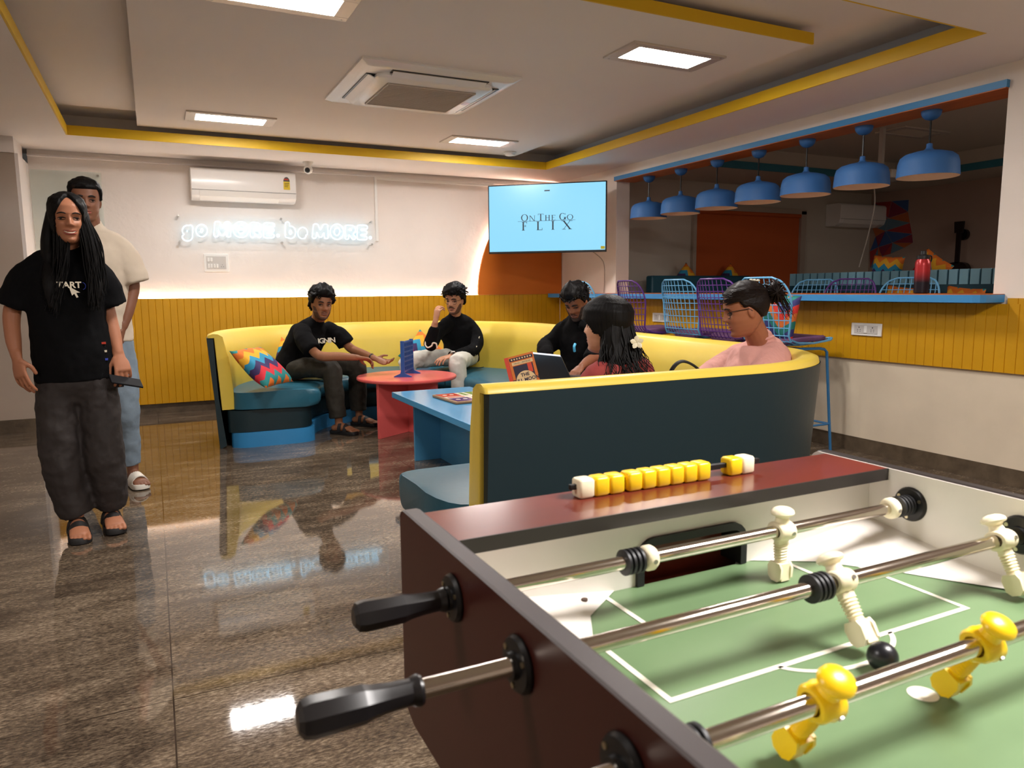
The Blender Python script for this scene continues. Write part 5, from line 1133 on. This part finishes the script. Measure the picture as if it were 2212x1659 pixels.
for A, T_ in (((1.35, 6.10, .113), (1.50, 5.94)), ((1.60, 6.40, .113), (1.74, 6.26))): slide(p3, A, T_, M_sandal)
eyes(p3, H3, True, 0, -.02, gaze=(.5, 0)); lips(p3, H3, M_lipm, True, 0, -.02)
patch(p3, H3, 'moustache', M_beard, lambda u, v: (u * .024, -.0515 - .003 * abs(u) + .006 * v * (1 - u * u * .6)), off=.002)
beard(p3, H3, mat('light_stubble', G(84, 54, 38), .85, bump=.4, bs=400), fat=-.02)
hair_cap(p3, H3, .020, line_f=.060, line_s=.0, line_b=-.06, amp=.016, fr=28, top=.022, front=.012, seed=2); tufts(p3, H3, 150, (0, 6.28), .05, .0040, .045, lift=.016, seed=5)
b = MB()
chain(b, [(1.075, 6.53, .50), (1.09, 6.52, .58), (1.14, 6.50, .70), (1.20, 6.46, .82), (1.235, 6.43, .89), (1.262, 6.39, .945)], [(.185, .145), (.185, .145), (.18, .135), (.19, .13), (.155, .09), (.070, .066)], side=(.85, .5, 0), flat0=True, seg=24)
chain(b, [(1.12, 6.31, .86), (1.12, 6.20, .80), (1.16, 6.11, .71)], [.075, .080, .080], flat1=True); chain(b, [(1.38, 6.49, .86), (1.47, 6.48, .80), (1.52, 6.45, .73)], [.075, .080, .080], flat1=True)
finish(b.build('t_shirt', M_tee, p3), .010, 5, .022, .1)
b = MB(); chain(b, [(1.07, 6.55, .56), (1.10, 6.49, .54)], [(.17, .105), (.17, .10)], side=(.85, .5, 0))
seated_legs(b, [(1.06, 6.42, .54), (1.20, 6.60, .54)], [(1.31, 6.14, .545), (1.59, 6.39, .53)], [(1.345, 6.10, .14), (1.60, 6.41, .14)], .092, .078, .074)
finish(b.build('trousers', M_olive, p3), .010, 4, .024, .1)
text_mesh('tee_print', 'IGNIN', .062, M_print, frame((1.322, 6.318, .776), (.80, -.02, .03), (-.12, .30, 1)), p3, extrude=.004, offset=.001, spacing=.82)
q = MB(); q.lathe([(.030, -.008), (.033, -.004), (.033, .004), (.030, .008)], 20, cap=False); o = q.build('wrist_band', M_blk, p3, local=True); o.matrix_local = Matrix.Translation(V((1.675, 6.20, .628)) - p3.location) @ V((.6, -.62, -.28)).to_track_quat('Z', 'Y').to_matrix().to_4x4()
# 4. man with glasses in black sweatshirt
S4 = skin('skin_light_brown', G(186, 134, 104)); M_swt = mat('black_sweatshirt', G(12, 12, 14), .95, spec=.15, bump=.2, bs=250); M_lgt = mat('light_grey_denim', G(206, 204, 194), .85, bump=.3, bs=50, var=.05)
p4 = person('person seated at the far side, glasses, moustache, black sweatshirt, pale grey trousers', (2.7, 6.6, 0))
H4 = hframe((2.575, 6.49, 1.108), (-.72, -.66, -.20), (.06, 0, 1), s=1.10)
b = MB(); add_head(b, H4, True, 0, -.05)
chain(b, [(2.625, 6.60, .89), (2.61, 6.57, .96), (2.60, 6.53, 1.04)], [.060, .054, .056])
chain(b, [(2.72, 6.70, .55), (2.70, 6.67, .68), (2.655, 6.63, .82), (2.63, 6.60, .90)], [(.15, .105), (.145, .105), (.165, .10), (.075, .05)], side=(.95, -.25, 0))
chain(b, [(2.48, 6.58, .87), (2.36, 6.45, .78), (2.26, 6.31, .70), (2.27, 6.27, .82), (2.285, 6.24, .925)], [0.03, 0.035, 0.04, 0.036, 0.025])
chain(b, [(2.78, 6.60, .86), (2.80, 6.52, .74), (2.73, 6.42, .635), (2.56, 6.31, .612), (2.41, 6.21, .60)], [0.03, 0.035, 0.04, 0.036, 0.025])
add_hand(b, (2.287, 6.235, .935), (.22, .05, 1), (.75, .3, .0), 1, .62, thumb=.7); add_hand(b, (2.405, 6.20, .60), (-.9, -.35, -.12), (-.15, .1, -1), -1, .35, thumb=.2)
for A, T_ in (((2.13, 6.43, .10), (2.04, 6.23)), ((2.46, 6.10, .10), (2.40, 5.88))): add_foot(b, A, T_)
skel(b, .038, [(2.64, 6.62, .85), (2.48, 6.58, .87)], [(2.64, 6.62, .85), (2.78, 6.60, .86)], [(2.68, 6.70, .56), (2.09, 6.47, .545), (2.13, 6.44, .14)], [(2.74, 6.68, .56), (2.45, 6.13, .545), (2.46, 6.11, .14)])
finish(b.build('body', S4, p4), .0052, 2)
eyes(p4, H4, True, 0, -.05, gaze=(.1, -.25), lids=.5); lips(p4, H4, M_lipm, True, 0, -.05); glasses(p4, H4, fat=-.05)
patch(p4, H4, 'moustache', M_beard, lambda u, v: (u * .034, -.0515 - .011 * u * u + .009 * v * (1 - u * u * .8)), off=.005)
beard(p4, H4, mat('trimmed_beard', G(92, 62, 46), .85, bump=.4, bs=400), lo=-.088, hi=-.02, fat=-.05)
hair_cap(p4, H4, .018, line_f=.056, line_s=.005, line_b=-.055, amp=.013, fr=22, top=.020, front=.014, seed=7); tufts(p4, H4, 110, (.2, 5.6), .06, .0044, .05, lift=.014, seed=9)
q = MB(); rd = random.Random(4)
for i in range(14):
    b0 = V((-.03 + rd.uniform(-.02, .02), -.075, .075 + rd.uniform(-.02, .02))); q.tube([H4 @ (b0 + V((.02 * k * rd.uniform(.8, 1.1), -.010 * k, .006 * k * rd.uniform(-.5, 1.5)))) for k in range(5)], [.004, .004, .003, .002, .0006], 5)
q.build('hair_tuft', M_hair, p4, smooth=True)
b = MB()
chain(b, [(2.73, 6.72, .50), (2.72, 6.70, .58), (2.695, 6.67, .70), (2.655, 6.63, .82), (2.63, 6.61, .90), (2.612, 6.58, .955)], [(.175, .135), (.178, .14), (.172, .13), (.185, .125), (.155, .09), (.068, .064)], side=(.95, -.25, 0), flat0=True, seg=24)
chain(b, [(2.52, 6.58, .87), (2.37, 6.45, .79), (2.262, 6.32, .705), (2.262, 6.27, .80), (2.28, 6.245, .875)], [.072, .066, .062, .050, .042], flat1=True); chain(b, [(2.76, 6.62, .86), (2.81, 6.52, .75), (2.74, 6.42, .640), (2.58, 6.32, .618), (2.47, 6.25, .605)], [.072, .066, .062, .050, .042], flat1=True)
finish(b.build('sweatshirt', M_swt, p4), .010, 5, .020, .1)
b = MB(); chain(b, [(2.73, 6.72, .56), (2.68, 6.62, .54)], [(.17, .105), (.17, .10)], side=(.95, -.25, 0))
seated_legs(b, [(2.60, 6.68, .54), (2.78, 6.64, .54)], [(2.09, 6.47, .55), (2.45, 6.13, .55)], [(2.13, 6.44, .13), (2.46, 6.11, .13)], .09, .074, .070)
finish(b.build('trousers', M_lgt, p4), .010, 4, .026, .1)
def smark(pts, r, nm='sleeve_print', t=None): MB().tube(catmull(pts, 5), r, 6).build(nm, M_print, t, smooth=True)
smark([(2.205, 6.285, .745), (2.195, 6.275, .71), (2.21, 6.255, .685), (2.24, 6.235, .70), (2.25, 6.225, .725), (2.275, 6.21, .72), (2.285, 6.215, .68)], .007, t=p4)
for k, (x, y, z) in enumerate(((2.80, 6.445, .74), (2.795, 6.44, .70), (2.74, 6.375, .655), (2.73, 6.37, .63), (2.715, 6.365, .60))): smark([(x, y - .012, z + .014), (x - .008, y - .014, z), (x + .004, y - .012, z - .014)], .005, t=p4)
o = MB().lathe([(.040, -.014), (.043, -.010), (.043, .010), (.040, .014)], 22, cap=False).build('watch_strap', M_blk, p4, local=True); wd = V((-.9, -.38, -.1)); o.matrix_local = Matrix.Translation(V((2.43, 6.22, .603)) - p4.location) @ wd.to_track_quat('Z', 'Y').to_matrix().to_4x4()
MB().lathe([(.019, 0), (.019, .006), (.015, .0075)], 20, (2.43, 6.195, .640)).build('watch_face', M_white, p4)
# 5. man in black hoodie with laptop
S5 = skin('skin_brown_dark', G(128, 80, 56))
p5 = person('person in a black hoodie looking down at the laptop on the lap', (2.95, 4.8, 0))
H5 = hframe((2.843, 4.71, 1.10), (-.80, -.46, -.50), (0, 0, 1), s=1.06)
b = MB(); add_head(b, H5, True, .2, .02)
chain(b, [(2.93, 4.80, .90), (2.91, 4.78, .97), (2.885, 4.75, 1.04)], [.064, .058, .060])
chain(b, [(2.98, 4.82, .55), (2.97, 4.81, .68), (2.945, 4.80, .82), (2.93, 4.80, .90)], [(.16, .12), (.155, .115), (.175, .11), (.075, .05)], side=(-.35, .94, 0))
chain(b, [(2.86, 4.96, .88), (2.78, 4.94, .80), (2.67, 4.86, .765), (2.60, 4.72, .70), (2.56, 4.60, .665)], [0.03, 0.04, 0.042, 0.038, 0.027])
chain(b, [(2.96, 4.62, .88), (2.92, 4.52, .80), (2.84, 4.44, .72), (2.74, 4.38, .69), (2.65, 4.32, .665)], [0.03, 0.04, 0.042, 0.038, 0.027])
add_hand(b, (2.56, 4.595, .663), (-.35, -.8, -.25), (0, -.1, -1), 1, .35); add_hand(b, (2.648, 4.318, .664), (-.75, -.35, -.35), (-.2, 0, -1), -1, .6)
skel(b, .040, [(2.935, 4.80, .86), (2.86, 4.96, .88)], [(2.935, 4.80, .86), (2.96, 4.62, .88)], [(2.97, 4.85, .55), (2.50, 4.80, .50), (2.46, 4.80, .14)], [(2.97, 4.78, .55), (2.54, 4.42, .50), (2.50, 4.40, .14)])
finish(b.build('body', S5, p5), .0052, 2)
eyes(p5, H5, True, 0, .02, gaze=(0, -.5), lids=1); lips(p5, H5, M_lipm, True, .2, .02)
beard(p5, H5, M_beard, lo=-.078, hi=-.005, th=.005, fat=.02, smile=.2)
patch(p5, H5, 'moustache', M_beard, lambda u, v: (u * .030, -.0515 - .012 * u * u + .006 * v * (1 - u * u * .6)), off=.002)
hair_cap(p5, H5, .010, line_f=.060, line_s=.0, line_b=-.05, amp=.008, fr=40, top=.030, front=.020, seed=11); tufts(p5, H5, 170, (0, 6.28), .034, .0034, .055, lift=.022, seed=12)
M_hood = mat('black_hoodie_fleece', G(12, 11, 12), .95, spec=.15, bump=.25, bs=220)
b = MB()
chain(b, [(2.99, 4.83, .48), (2.98, 4.82, .58), (2.965, 4.81, .70), (2.945, 4.80, .82), (2.93, 4.80, .90), (2.915, 4.785, .965)], [(.20, .16), (.205, .165), (.195, .15), (.20, .14), (.165, .10), (.088, .085)], side=(-.35, .94, 0), flat0=True, seg=24)
chain(b, [(2.88, 4.95, .88), (2.78, 4.95, .80), (2.665, 4.87, .765), (2.62, 4.78, .73), (2.605, 4.71, .70)], [.080, .074, .066, .056, .044], flat1=True); chain(b, [(2.95, 4.64, .88), (2.92, 4.52, .80), (2.84, 4.46, .735), (2.77, 4.42, .705)], [.080, .074, .066, .050], flat1=True)
chain(b, [(2.86, 4.90, .935), (2.97, 4.88, .985), (2.99, 4.78, 1.0), (2.95, 4.67, .975), (2.87, 4.66, .93)], [.04, .05, .055, .05, .04])
finish(b.build('hoodie', M_hood, p5), .010, 4, .024, .1)
b = MB(); seated_legs(b, [(2.93, 4.93, .52), (2.97, 4.70, .52)], [(2.48, 4.80, .50), (2.52, 4.42, .50)], [(2.46, 4.80, .12), (2.50, 4.40, .12)], .08, .070, .06); finish(b.build('trousers', M_olive, p5), .012, 4, .02, .1)
b = MB(); [add_foot(b, A, T_) for A, T_ in (((2.45, 4.80, .09), (2.25, 4.78)), ((2.49, 4.40, .09), (2.30, 4.36)))]; finish(b.build('shoes', M_blk, p5), .008, 2)
tag(MB().tube(catmull([(2.765, 4.60, .80), (2.75, 4.59, .78), (2.76, 4.60, .745)], 4), .010, 8).build('lanyard_clip', mat('cyan_plastic', G(90, 190, 230), .4), p5))
lt = thing('laptop', 'open dark grey laptop on the lap of the man in the black hoodie', 'laptop', (2.46, 4.35, .64))
M_lap = mat('laptop_grey', G(88, 88, 90), .3, metal=.6)
LM = Matrix.Translation((2.40, 4.24, .592)) @ Matrix.Rotation(.20, 4, 'Z'); q = MB(); q.M = LM @ Matrix.Rotation(-.10, 4, 'Y'); q.box(0, .23, -.17, .17, -.008, .008); q.build('keyboard_deck', M_lap, lt, bevel=.003)
q = MB(); q.M = LM @ Matrix.Rotation(-.10, 4, 'Y')
for i in range(5):
    for j in range(14): q.box(.03 + i * .022, .047 + i * .022, -.15 + j * .0215, -.132 + j * .0215, .008, .010)
q.build('keys', M_blk, lt)
q = MB(); q.M = LM @ Matrix.Rotation(-.52, 4, 'Y'); q.box(-.004, .002, -.17, .17, .0, .205); q.build('screen_lid', M_lap, lt, bevel=.002)
q = MB(); q.M = LM @ Matrix.Rotation(-.52, 4, 'Y'); q.box(.0021, .003, -.16, .16, .012, .215); q.build('screen', mat('laptop_screen', G(60, 60, 70), .2, emit=(.8, .85, 1), es=.6), lt)
# 6. woman with long black hair seen from behind
S6 = skin('skin_fair_brown', G(206, 152, 124)); M_maroon = mat('maroon_blouse', G(150, 56, 54), .8, bump=.2, bs=150, var=.06)
p6 = person('person seen from behind with long black hair and white flower clip, maroon top', (1.9, 2.75, 0))
H6 = hframe((1.876, 2.84, 1.026), (-.50, .86, .04), s=1.07)
b = MB(); add_head(b, H6, False, .4, .03)
chain(b, [(1.925, 2.79, .82), (1.92, 2.80, .88), (1.91, 2.815, .96)], [.054, .048, .050])
chain(b, [(1.93, 2.74, .52), (1.93, 2.76, .65), (1.925, 2.78, .76), (1.922, 2.79, .83)], [(.15, .11), (.135, .10), (.15, .10), (.07, .045)], side=(.95, .3, 0))
chain(b, [(1.78, 2.76, .79), (1.73, 2.82, .66), (1.72, 2.93, .58), (1.68, 3.04, .56), (1.65, 3.10, .58)], [.045, .042, .036, .032, .023]); chain(b, [(2.07, 2.82, .79), (2.09, 2.88, .66), (2.02, 3.0, .58), (1.90, 3.06, .56), (1.81, 3.10, .58)], [.045, .042, .036, .032, .023])
add_hand(b, (1.65, 3.105, .58), (-.1, .3, .55), (-.5, .6, 0), -1, .8, s=.9); add_hand(b, (1.80, 3.105, .58), (-.6, .2, .35), (0, .9, 0), 1, .8, s=.9)
skel(b, .036, [(1.925, 2.78, .78), (1.78, 2.76, .79)], [(1.925, 2.78, .78), (2.07, 2.82, .79)], [(1.90, 2.76, .54), (1.80, 3.15, .54), (1.80, 3.18, .14)], [(1.96, 2.76, .54), (1.98, 3.17, .54), (1.98, 3.20, .14)])
finish(b.build('body', S6, p6), .0055, 2)
eyes(p6, H6, False, 0, .03, lids=.4); lips(p6, H6, M_lip1, False, .4, .03)
b = MB(); chain(b, [(1.93, 2.74, .46), (1.93, 2.75, .60), (1.926, 2.77, .74), (1.924, 2.78, .835), (1.922, 2.79, .885)], [(.19, .15), (.175, .13), (.185, .125), (.15, .09), (.08, .07)], side=(.95, .3, 0), flat0=True, seg=24)
chain(b, [(1.80, 2.77, .815), (1.735, 2.82, .70), (1.72, 2.92, .60)], [.068, .068, .058], flat1=True); chain(b, [(2.05, 2.82, .815), (2.10, 2.88, .70), (2.04, 2.98, .60)], [.068, .068, .058], flat1=True)
finish(b.build('blouse', M_maroon, p6), .010, 4, .02, .09)
b = MB(); seated_legs(b, [(1.86, 2.78, .53), (2.0, 2.80, .53)], [(1.80, 3.16, .56), (1.98, 3.18, .56)], [(1.80, 3.18, .10), (1.98, 3.20, .10)], .085, .07, .06); finish(b.build('trousers', M_olive, p6), .012, 4)
b = MB(); [add_foot(b, A, T_) for A, T_ in (((1.80, 3.18, .09), (1.79, 3.4)), ((1.98, 3.20, .09), (1.98, 3.4)))]; finish(b.build('shoes', M_blk, p6), .008, 2)
hair_cap(p6, H6, .017, line_f=.014, line_s=-.03, line_b=-.11, amp=.003, fr=12, male=False, top=.006, fat=.03)
hx, hy, hz = H6.translation
b = MB(); dn = V((.42, -.50, 0)).normalized(); sdv = V((.76, .64, 0))
c0 = V((hx, hy, hz)) + dn * .045
chain(b, [c0 + V((0, 0, .055)), c0 + V((0, 0, -.06)), c0 + dn * .02 + V((0, 0, -.15)), c0 + dn * .04 + V((0, 0, -.25)), c0 + dn * .05 + V((.01, 0, -.31))], [(.086, .068), (.108, .074), (.122, .076), (.138, .062), (.11, .045)], side=tuple(sdv), seg=24)
finish(b.build('hair', M_hair, p6), .008, 3)
rd = random.Random(8); q = MB()
for i in range(300):
    th = rd.uniform(-1.75, 1.75); dirn = (dn * math.cos(th) + sdv * math.sin(th)); r0_ = .080 + .022 * rd.random(); st = V((hx, hy, hz)) + dn * .022 + dirn * (.090 if abs(th) < 1.3 else .078) + V((0, 0, rd.uniform(-.02, .06))); L_ = rd.uniform(.23, .36); ph = rd.uniform(0, 6.3); w_ = rd.uniform(.006, .016); pts = []
    for k in range(15):
        s_ = k / 14; flare = .030 * s_ + .05 * s_ * s_; pts.append(st + dirn * flare * 1.15 + V((0, 0, -L_ * s_)) + (sdv * math.sin(ph + 13 * s_) + dn * math.cos(ph + 11 * s_)) * w_ * s_ * s_ * 1.6)
    q.tube(pts, [.0042 * (1 - .7 * k / 14) for k in range(15)], 5)
q.build('hair', M_hair, p6, smooth=True)
fc = V((1.925, 2.672, .962)); cl = MB(); vd = V((-.56, -.83, .1)).normalized(); sx_ = V((.83, -.56, 0)).normalized(); sz_ = V((0, 0, 1))
for k in range(5):
    a = 2 * PI * k / 5 + .4; dd = sx_ * math.cos(a) + sz_ * math.sin(a); pp = sx_ * -math.sin(a) + sz_ * math.cos(a)
    cl.rings([[fc + dd * f * .030 + pp * w_ * .5 * s_ + vd * (.006 * f + hh) for s_, hh in ((-1, 0), (0, .003), (1, 0), (0, -.003))] for f, w_ in ((.05, .004), (.35, .020), (.7, .022), (1, .006))])
cl.build('flower_clip', mat('ivory_flower', G(230, 222, 196), .5), p6, smooth=True, label='ivory flower hair clip')
# book held up
bk = thing('book', 'orange and red paperback with a moon on its cover, held upright behind the sofa back', 'book', (1.63, 3.2, .70))
BM = Matrix.Translation((1.655, 3.195, .705)) @ Matrix(((.903, 0, -.43, 0), (-.43, 0, -.903, 0), (0, 1, 0, 0), (0, 0, 0, 1))) @ Matrix.Rotation(.245, 4, 'Z') @ Matrix.Rotation(-.22, 4, 'X')
def bq(): q = MB(); q.M = BM; return q
M_bo = mat('book_orange', G(208, 112, 44), .4); M_br = mat('book_red', G(206, 66, 44), .4); M_bn = mat('book_navy', G(40, 34, 58), .4); M_bc = mat('book_cream', G(222, 190, 140), .5)
bq().box(-.062, .062, -.09, .165 - .075 + .09, -.012, .002).build('pages', M_bc, bk); bq().box(-.064, .064, -.092, .182, .002, .0045).build('front_cover', M_bo, bk); bq().box(-.064, .064, -.092, .182, -.0145, -.012).build('back_cover', M_bo, bk)
q = MB(); q.M = BM @ Matrix.Translation((-.064, 0, -.005)) @ Matrix.Rotation(-.15, 4, 'Y'); q.box(-.019, .0005, -.092, .182, -.008, .0085).build('spine', M_br, bk)
bq().box(-.050, .050, -.088, .130, .0045, .0052).build('cover_panel', M_bn, bk); bq().box(-.052, .054, .134, .150, .0045, .0052).build('cover_banner', M_bc, bk); bq().box(.022, .044, .085, .130, .0052, .0058).build('cover_flag', M_br, bk); bq().box(-.060, .058, .156, .172, .0045, .0052).build('cover_strip', M_bn, bk)
for k in range(8): bq().lathe([(.0042, .0052), (.0042, .0058)], 10, (-.048 + k * .0135, .164, 0)).build('moon_phase', M_bc, bk)
bq().lathe([(.050, .0052), (.050, .0060)], 40, (.0, .048, 0)).build('cover_moon', M_bc, bk)
for s_, y_ in (('THE', .078), ('FULL MOON', .053), ('COFFEE', .028)): text_mesh('cover_title', s_, .0235, M_bn, BM @ Matrix.Translation((0, y_, .0064)), bk, extrude=.0004, offset=.0006)
text_mesh('cover_banner_text', 'THE NO. 1 BESTSELLER', .0085, M_bn, BM @ Matrix.Translation((.0, .142, .0056)), bk, extrude=.0002)
# backpack
bp_ = thing('backpack', 'black backpack on the sofa seat with its handle loop showing above the sofa back', 'backpack', (2.20, 2.62, .435))
b = MB(); chain(b, [(2.20, 2.60, .50), (2.20, 2.60, .65), (2.20, 2.59, .76)], [(.13, .09), (.13, .09), (.10, .06)], side=(1, -.2, 0)); finish(b.build('bag_body', mat('black_nylon', G(22, 20, 20), .6, bump=.3, bs=300), bp_), .010, 4, .02, .1)
MB().tube(catmull([(2.07, 2.63, .76), (2.08, 2.62, .835), (2.125, 2.61, .872), (2.19, 2.60, .85), (2.26, 2.59, .79)], 6), .013, 10, flat=.45).build('carry_handle', MC['black_nylon'], bp_, smooth=True)
# 7. woman in pink
S7 = skin('skin_warm_brown', G(158, 100, 72)); M_pink = mat('dusty_pink_blouse', G(208, 150, 140), .8, bump=.9, bs=9, stretch=(1.6, .7, .5), bd=.02, var=.04, vs=6)
p7 = person('person in a dusty pink blouse with glasses and hair tied up in a bun', (2.75, 2.85, 0))
H7 = hframe((2.72, 2.845, 1.085), (-.84, .50, -.22), (.02, 0, 1), s=1.12)
b = MB(); add_head(b, H7, False, .1, .06)
chain(b, [(2.86, 2.86, .86), (2.83, 2.86, .93), (2.765, 2.85, 1.02)], [.072, .060, .060])
chain(b, [(2.80, 2.84, .52), (2.81, 2.85, .66), (2.84, 2.86, .78), (2.86, 2.86, .86)], [(.19, .16), (.18, .15), (.19, .13), (.075, .05)], side=(.45, .85, 0))
chain(b, [(2.76, 2.68, .82), (2.66, 2.70, .68), (2.56, 2.80, .60), (2.44, 2.90, .60), (2.36, 2.96, .60)], [0.03, 0.045, 0.045, 0.038, 0.026]); chain(b, [(2.86, 3.02, .82), (2.78, 3.12, .68), (2.66, 3.18, .60), (2.50, 3.16, .60), (2.42, 3.10, .60)], [0.03, 0.045, 0.045, 0.038, 0.026])
add_hand(b, (2.36, 2.96, .60), (-.9, .3, -.1), (0, 0, -1), -1, .4); add_hand(b, (2.42, 3.10, .60), (-.9, -.1, -.1), (0, 0, -1), 1, .4)
skel(b, .042, [(2.85, 2.86, .80), (2.76, 2.68, .82)], [(2.85, 2.86, .80), (2.86, 3.02, .82)], [(2.78, 2.82, .54), (2.42, 3.01, .54), (2.38, 3.04, .14)], [(2.80, 2.90, .54), (2.48, 3.25, .54), (2.44, 3.28, .14)])
finish(b.build('body', S7, p7), .0055, 2)
eyes(p7, H7, False, 0, .06, gaze=(0, -.3), lids=.8); lips(p7, H7, M_lip1, False, .1, .06); glasses(p7, H7, fat=.06)
M_hair2 = mat('dark_brown_hair', G(24, 16, 14), .5, spec=.2, bump=.6, bs=26, stretch=(3, .5, 3), bd=.006)
hair_cap(p7, H7, .012, line_f=.070, line_s=.012, line_b=-.045, amp=.004, fr=18, male=False, top=.006, m_=M_hair2, fat=.06)
b = MB(); bc = H7 @ V((0, -.125, .055)); 
for k in range(10):
    a = 2 * PI * k / 10; c_ = bc + V((.015, -.01, .0)); rr = .030; b.ball(tuple(c_ + V((rr * math.cos(a) * .9, rr * .5 * math.sin(a * 2), rr * math.sin(a)))), .027, 12, 8)
finish(b.build('hair_bun', M_hair2, p7), .006, 3)
q = MB(); rd = random.Random(21)
for i in range(110):
    a = rd.uniform(0, 6.3); r_ = rd.uniform(.035, .058); c_ = bc + V((.012, -.01, 0)); ph = rd.uniform(0, 6.3); ln = rd.uniform(1.2, 3); pts = [c_ + H7.to_3x3() @ V((r_ * math.cos(ph + ln * k / 9) * .95, r_ * math.cos(a) * math.sin(ph + ln * k / 9), r_ * math.sin(a) * math.sin(ph + ln * k / 9))) for k in range(10)]
    q.tube(pts, [.0035 * (1 - abs(k - 4) / 7) for k in range(10)], 5)
for i in range(22):
    st = bc + V((.02 + rd.uniform(-.01, .04), rd.uniform(-.03, .02), rd.uniform(-.04, .02))); q.tube([st + V((.010 * k, -.004 * k, -.017 * k + .002 * k * rd.uniform(-1, 1))) for k in range(8)], [.0032 * (1 - k / 8.5) for k in range(8)], 5)
for i in range(60):      # swept strands along the scalp
    a = rd.uniform(.35, 2.8); z = rd.uniform(.04, .10); p0 = head_pt(a, z, False, 0, .06); pts = []
    for k in range(8):
        aa = lerp(a, (-PI / 2 if a < PI / 2 else PI * 1.5), k / 8); zz = lerp(z, .06, k / 8); p_ = head_pt(aa, min(.116, zz), False, 0, .06); pts.append(H7 @ (p_ + (p_ - V((0, -.01, .015))).normalized() * .014))
    q.tube(pts, .0026, 5)
q.build('hair_strand', M_hair2, p7, smooth=True)
for k in range(3): MB().ball(tuple(H7 @ V((.018 - .02 * k, -.055 - .01 * k, .128 - .004 * k))), (.010, .010, .006), 10, 6).build('flower_pin', MC['ivory_flower'], p7, smooth=True)
b = MB(); chain(b, [(2.79, 2.84, .46), (2.80, 2.84, .60), (2.82, 2.85, .72), (2.845, 2.86, .82), (2.865, 2.865, .885), (2.852, 2.86, .93)], [(.23, .20), (.225, .19), (.23, .175), (.215, .155), (.145, .115), (.068, .064)], side=(.45, .85, 0), flat0=True, seg=24)
chain(b, [(2.80, 2.72, .835), (2.70, 2.66, .74), (2.60, 2.74, .64)], [.095, .110, .090], flat1=True); chain(b, [(2.86, 3.0, .82), (2.78, 3.10, .72), (2.68, 3.16, .64)], [.09, .10, .085], flat1=True)
finish(b.build('blouse', M_pink, p7), .009, 9, .012, .07)
MB().tube([(2.850 + .064 * math.cos(a) * .45 - .062 * math.sin(a) * .85, 2.862 + .064 * math.cos(a) * .85 + .062 * math.sin(a) * .45, .935 - .012 * math.sin(a)) for a in [2 * PI * k / 28 for k in range(28)]], .008, 8, close=True).build('blouse_collar', M_pink, p7, smooth=True)
b = MB(); seated_legs(b, [(2.72, 2.78, .54), (2.78, 2.98, .54)], [(2.40, 3.02, .56), (2.46, 3.26, .56)], [(2.38, 3.04, .10), (2.44, 3.28, .10)], .10, .08, .065); finish(b.build('trousers', M_olive, p7), .012, 4)
b = MB(); [add_foot(b, A, T_) for A, T_ in (((2.38, 3.04, .09), (2.2, 3.16)), ((2.44, 3.28, .09), (2.28, 3.42)))]; finish(b.build('shoes', M_blk, p7), .008, 2)
